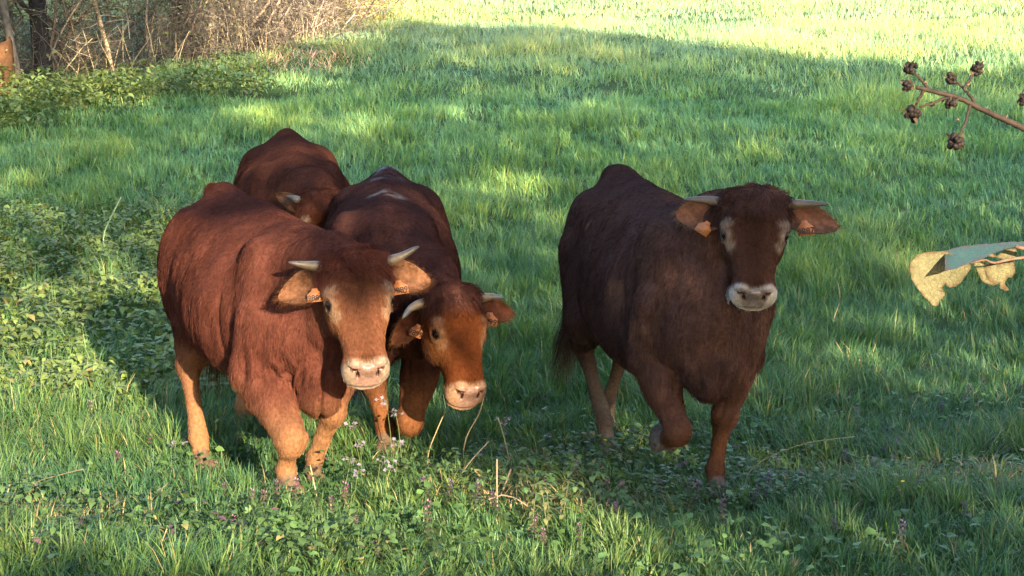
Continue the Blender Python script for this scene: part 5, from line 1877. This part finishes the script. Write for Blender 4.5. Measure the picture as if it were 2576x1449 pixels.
def fill_outline(pts, depth_fn, name, mat, parent, col, n_in=420, thick=0.0005, seed=1):
    """A leaf of given outline: a triangulated sheet, curved by depth_fn, with real thickness."""
    from mathutils.geometry import delaunay_2d_cdt
    P = np.array(pts, float)
    # denser outline with small teeth
    Q = []
    n = len(P)
    rr = np.random.default_rng(seed)
    for i in range(n):
        a, b = P[i], P[(i + 1) % n]
        m = max(2, int(np.linalg.norm(b - a) / 7))
        nn = np.array((-(b - a)[1], (b - a)[0])); nn = nn / (np.linalg.norm(nn) + 1e-9)
        for k in range(m):
            Q.append(a + (b - a) * k / m + nn * rr.uniform(-1.2, 1.2) * (k > 0))
    Q = np.array(Q); n = len(Q)
    lo, hi = Q.min(0), Q.max(0)
    C = rr.uniform(lo, hi, (n_in, 2))
    inside = np.zeros(len(C), bool)
    for i in range(n):
        a, b = Q[i], Q[(i + 1) % n]
        cr_ = ((a[1] > C[:, 1]) != (b[1] > C[:, 1])) & (C[:, 0] < (b[0] - a[0]) * (C[:, 1] - a[1]) / (b[1] - a[1] + 1e-12) + a[0])
        inside ^= cr_
    C = C[inside]
    A = [Vector(v) for v in np.concatenate([Q, C])]
    res = delaunay_2d_cdt(A, [], [list(range(n))], 1, 1e-6)
    v2 = np.array([tuple(v) for v in res[0]]); T = np.array([f for f in res[2] if len(f) == 3])
    V = np.array([at(x, y, BY + depth_fn(x, y)) for x, y in v2])
    m = len(V)
    nrm_ = np.array((0.0, 1.0, 0.0))
    V = np.concatenate([V, V + nrm_ * thick])
    T2 = np.concatenate([T, T[:, ::-1] + m])
    c = col(np.concatenate([v2, v2]))
    # withered brown rim
    dm = np.full(len(v2), 1e9)
    for i in range(0, n):
        a, b = Q[i], Q[(i + 1) % n]
        t = np.clip(((v2 - a) @ (b - a)) / ((b - a) @ (b - a) + 1e-9), 0, 1)
        dm = np.minimum(dm, np.linalg.norm(v2 - a - t[:, None] * (b - a), axis=1))
    w = (sstep(2.6, 0.3, np.concatenate([dm, dm])) * 0.75)[:, None]
    c = c * (1 - w) + np.array((0.050, 0.024, 0.012)) * w
    return mesh_obj(name, V - np.array(parent.location), T2, mat, parent, True, {'tint': c})


def build_torn_leaf():
    o0 = at(2576, 640, BY)
    root = empty('bramble_leaf', o0)
    tag(root, 'torn pale leaf with a bluish folded upper side hanging in from the right edge', 'leaf')
    Z = lambda L: [((3550 + 0.2484 * x) / 1.59, (900 + 0.2484 * y) / 1.59) for x, y in L]
    M_UND = leaf_mat('leaf_underside', 0.7, 0.15, 0.15, (1.0, 0.95, 0.6))
    M_TOP = leaf_mat('leaf_upper_side', 0.45, 0.5, 0.10, (0.8, 1.0, 0.7))
    for m, dk in ((M_UND, 0.78), (M_TOP, 1.35)):          # fine net of veins with relief
        nt = m.node_tree
        p = next(n for n in nt.nodes if n.type == 'BSDF_PRINCIPLED')
        tc = nt.nodes.new('ShaderNodeTexCoord')
        hs = []
        for sc_ in (95.0, 320.0):
            v = nt.nodes.new('ShaderNodeTexVoronoi'); v.feature = 'DISTANCE_TO_EDGE'; v.inputs['Scale'].default_value = sc_
            nt.links.new(tc.outputs['Object'], v.inputs['Vector'])
            mr = nt.nodes.new('ShaderNodeMapRange'); mr.inputs['From Max'].default_value = 0.07 if sc_ < 100 else 0.12
            nt.links.new(v.outputs['Distance'], mr.inputs['Value']); hs.append(mr.outputs[0])
        mu = nt.nodes.new('ShaderNodeMath'); mu.operation = 'ADD'
        nt.links.new(hs[0], mu.inputs[0]); nt.links.new(hs[1], mu.inputs[1])
        r2 = nt.nodes.new('ShaderNodeMapRange'); r2.inputs['From Max'].default_value = 2.0
        r2.inputs['To Min'].default_value = dk; r2.inputs['To Max'].default_value = 1.0
        nt.links.new(mu.outputs[0], r2.inputs['Value'])
        mx = nt.nodes.new('ShaderNodeMix'); mx.data_type = 'RGBA'; mx.blend_type = 'MULTIPLY'; mx.inputs[0].default_value = 1.0
        src = p.inputs['Base Color'].links[0].from_socket
        nt.links.new(src, mx.inputs[6]); nt.links.new(r2.outputs[0], mx.inputs[7])
        nt.links.new(mx.outputs[2], p.inputs['Base Color'])
        nt.links.new(bump(nt, mu.outputs[0], 0.5, 0.0008), p.inputs['Normal'])

    def vein(v, k=0.05):
        x, y = v[:, 0], v[:, 1]
        w = np.abs(np.sin((x * 0.10 + y * 0.05) + 0.6 * vnoise(np.c_[v * 0.03, np.zeros(len(v))])))
        return (1 - k * 4 * np.exp(-(w / 0.10) ** 2))[:, None] * (1 + 0.10 * vnoise(np.c_[v * 0.2, np.zeros(len(v))])[:, None]) * (1 + 0.08 * vnoise(np.c_[v * 0.8, np.zeros(len(v))])[:, None])
    def under(v):
        m = vnoise(np.c_[v * 0.12, np.zeros(len(v))])[:, None]; m2 = vnoise(np.c_[v * 0.45, np.ones(len(v))])[:, None]
        c = np.array((0.108, 0.101, 0.056)) * vein(v) * (1 + 0.12 * m + 0.10 * m2)
        return c
    upper = lambda v: np.array((0.020, 0.046, 0.030)) * vein(v, -0.08)
    # the large blade, underside towards us
    blade = Z([(350, 700), (365, 620), (400, 560), (450, 505), (510, 468), (600, 445), (700, 432), (830, 425), (960, 425), (1130, 520), (1345, 600), (1345, 690), (1290, 770), (1235, 850), (1180, 930),
               (1110, 985), (1010, 1010), (955, 985), (935, 950), (895, 980), (880, 1020), (915, 1070), (928, 1130), (890, 1190), (840, 1215), (815, 1290), (780, 1312), (720, 1290), (680, 1235),
               (610, 1175), (530, 1075), (440, 965), (380, 860)])
    fill_outline(blade, lambda x, y: 0.006 + 0.012 * math.sin((x - 2290) / 40.0) * 0.4 - 0.00006 * (y - 690), 'blade_underside', M_UND, root, under, 380, seed=2)
    # the near half folded over, upper side showing
    fold = Z([(925, 470), (700, 432), (860, 425), (960, 412), (1040, 380), (1200, 340), (1400, 325), (1500, 312), (1700, 298), (1900, 280), (2060, 268), (2210, 268), (2500, 285), (2520, 380), (2300, 370), (2198, 355), (2080, 352), (1950, 375),
              (1800, 420), (1640, 485), (1560, 530), (1450, 575), (1340, 615), (1230, 655), (1120, 700), (1030, 720), (935, 745)])
    fill_outline(fold, lambda x, y: -0.004 + 0.0008 * (660 - y) - 0.0 * x, 'blade_upper_fold', M_TOP, root, upper, 320, seed=3)
    for k, L in enumerate([
        [(1390, 620), (1420, 590), (1560, 580), (1575, 640), (1500, 660), (1400, 665)],
        [(1425, 690), (1570, 680), (1580, 780), (1610, 850), (1660, 910), (1740, 970), (1640, 960), (1560, 930), (1500, 860), (1460, 790)],
        [(1560, 670), (1620, 620), (1760, 640), (1900, 600), (2040, 600), (2045, 660), (2060, 760), (2000, 850), (1940, 840), (1900, 900), (1890, 960), (1960, 1050), (1900, 1060), (1810, 1020), (1800, 930), (1740, 960), (1660, 905), (1600, 830)],
        [(1610, 470), (1680, 440), (1760, 500), (1900, 400), (2070, 375), (2080, 440), (2055, 560), (1960, 600), (1860, 560), (1770, 520), (1640, 510)]]):
        fill_outline(Z(L), lambda x, y, k=k: 0.012 + 0.004 * k, 'torn_flap', M_UND, root, under, 70, seed=5 + k)
    # leaf stalk and the cane it grows on
    zz = lambda x, y: Z([(x, y)])[0]
    for name, L, r0, r1 in (('midrib', [(1340, 620), (1560, 560), (1640, 590), (1720, 610), (1860, 580), (2060, 540), (2200, 520), (2500, 430)], 0.0007, 0.0016), ('stalk', [(2060, 350), (2200, 380), (2350, 420), (2600, 520), (3000, 800), (3600, 1500)], 0.0016, 0.0032)):
        P = np.array([at(*zz(x, y), BY + 0.004) - o0 for x, y in L])
        t = np.linspace(0, 1, 16)
        P = np.stack([cr(P[:, j], t) for j in range(3)], 1)
        V, F = tube(P, np.linspace(r0, r1, 16), 7)
        b = MB(); b.add(V, F, (0.11, 0.06, 0.045)); b.build(name, M_CANE, root)


build_torn_leaf()


def build_stump():
    """Broken orange-brown trunk with a knot, half out of the picture at the hedge."""
    o0 = at(6, 212, 22.6)
    o0[2] = float(zg(o0[0], o0[1]))
    root = empty('broken_trunk', o0)
    tag(root, 'broken orange-brown tree trunk with a knot hole at the far left edge by the hedge', 'trunk')
    r = np.random.default_rng(940)
    n, m = 18, 16
    V = []
    for i in range(n):
        z = 0.62 * i / (n - 1) - 0.05
        for j in range(m):
            a = 2 * math.pi * j / m
            rad = 0.135 + 0.03 * math.exp(-z / 0.1) + 0.012 * math.sin(3 * a + 2 * z) + 0.008 * math.sin(7 * a - 5 * z)
            zz = z
            if i == n - 1: zz = z + 0.13 * math.sin(a * 1.0 + 2.4) + r.uniform(-0.04, 0.05)
            V.append((rad * math.cos(a), rad * math.sin(a), zz))
    V.append((0, 0, 0.50))
    Q = [(i * m + j, i * m + (j + 1) % m, (i + 1) * m + (j + 1) % m, (i + 1) * m + j) for i in range(n - 1) for j in range(m)]
    T = [((n - 1) * m + j, (n - 1) * m + (j + 1) % m, n * m) for j in range(m)]
    V = np.array(V)
    C = np.array((0.085, 0.042, 0.020)) * (1 + 0.3 * vnoise(V * np.array([14, 14, 3]))[:, None])
    mesh_obj('trunk', V, [np.array(Q), np.array(T)], M_BARK, root, True, {'tint': C})
    a = np.arange(10) * 2 * math.pi / 10
    K = np.concatenate([np.c_[0.045 * np.cos(a), np.zeros(10), 0.055 * np.sin(a)], np.c_[0.030 * np.cos(a), np.full(10, -0.022), 0.038 * np.sin(a)], np.c_[0.018 * np.cos(a), np.full(10, 0.02), 0.024 * np.sin(a)], [(0, 0.025, 0)]])
    q = [(i * 10 + j, i * 10 + (j + 1) % 10, i * 10 + 10 + (j + 1) % 10, i * 10 + 10 + j) for i in range(2) for j in range(10)]
    t = [(20 + j, 20 + (j + 1) % 10, 30) for j in range(10)]
    kc = np.where((K[:, 1] > 0.01)[:, None], np.array((0.04, 0.02, 0.012)), np.array((0.22, 0.14, 0.08)))
    mesh_obj('knot', K + np.array((0.055, -0.135, 0.13)), [np.array(q), np.array(t)], M_BARK, root, True, {'tint': kc})


build_stump()
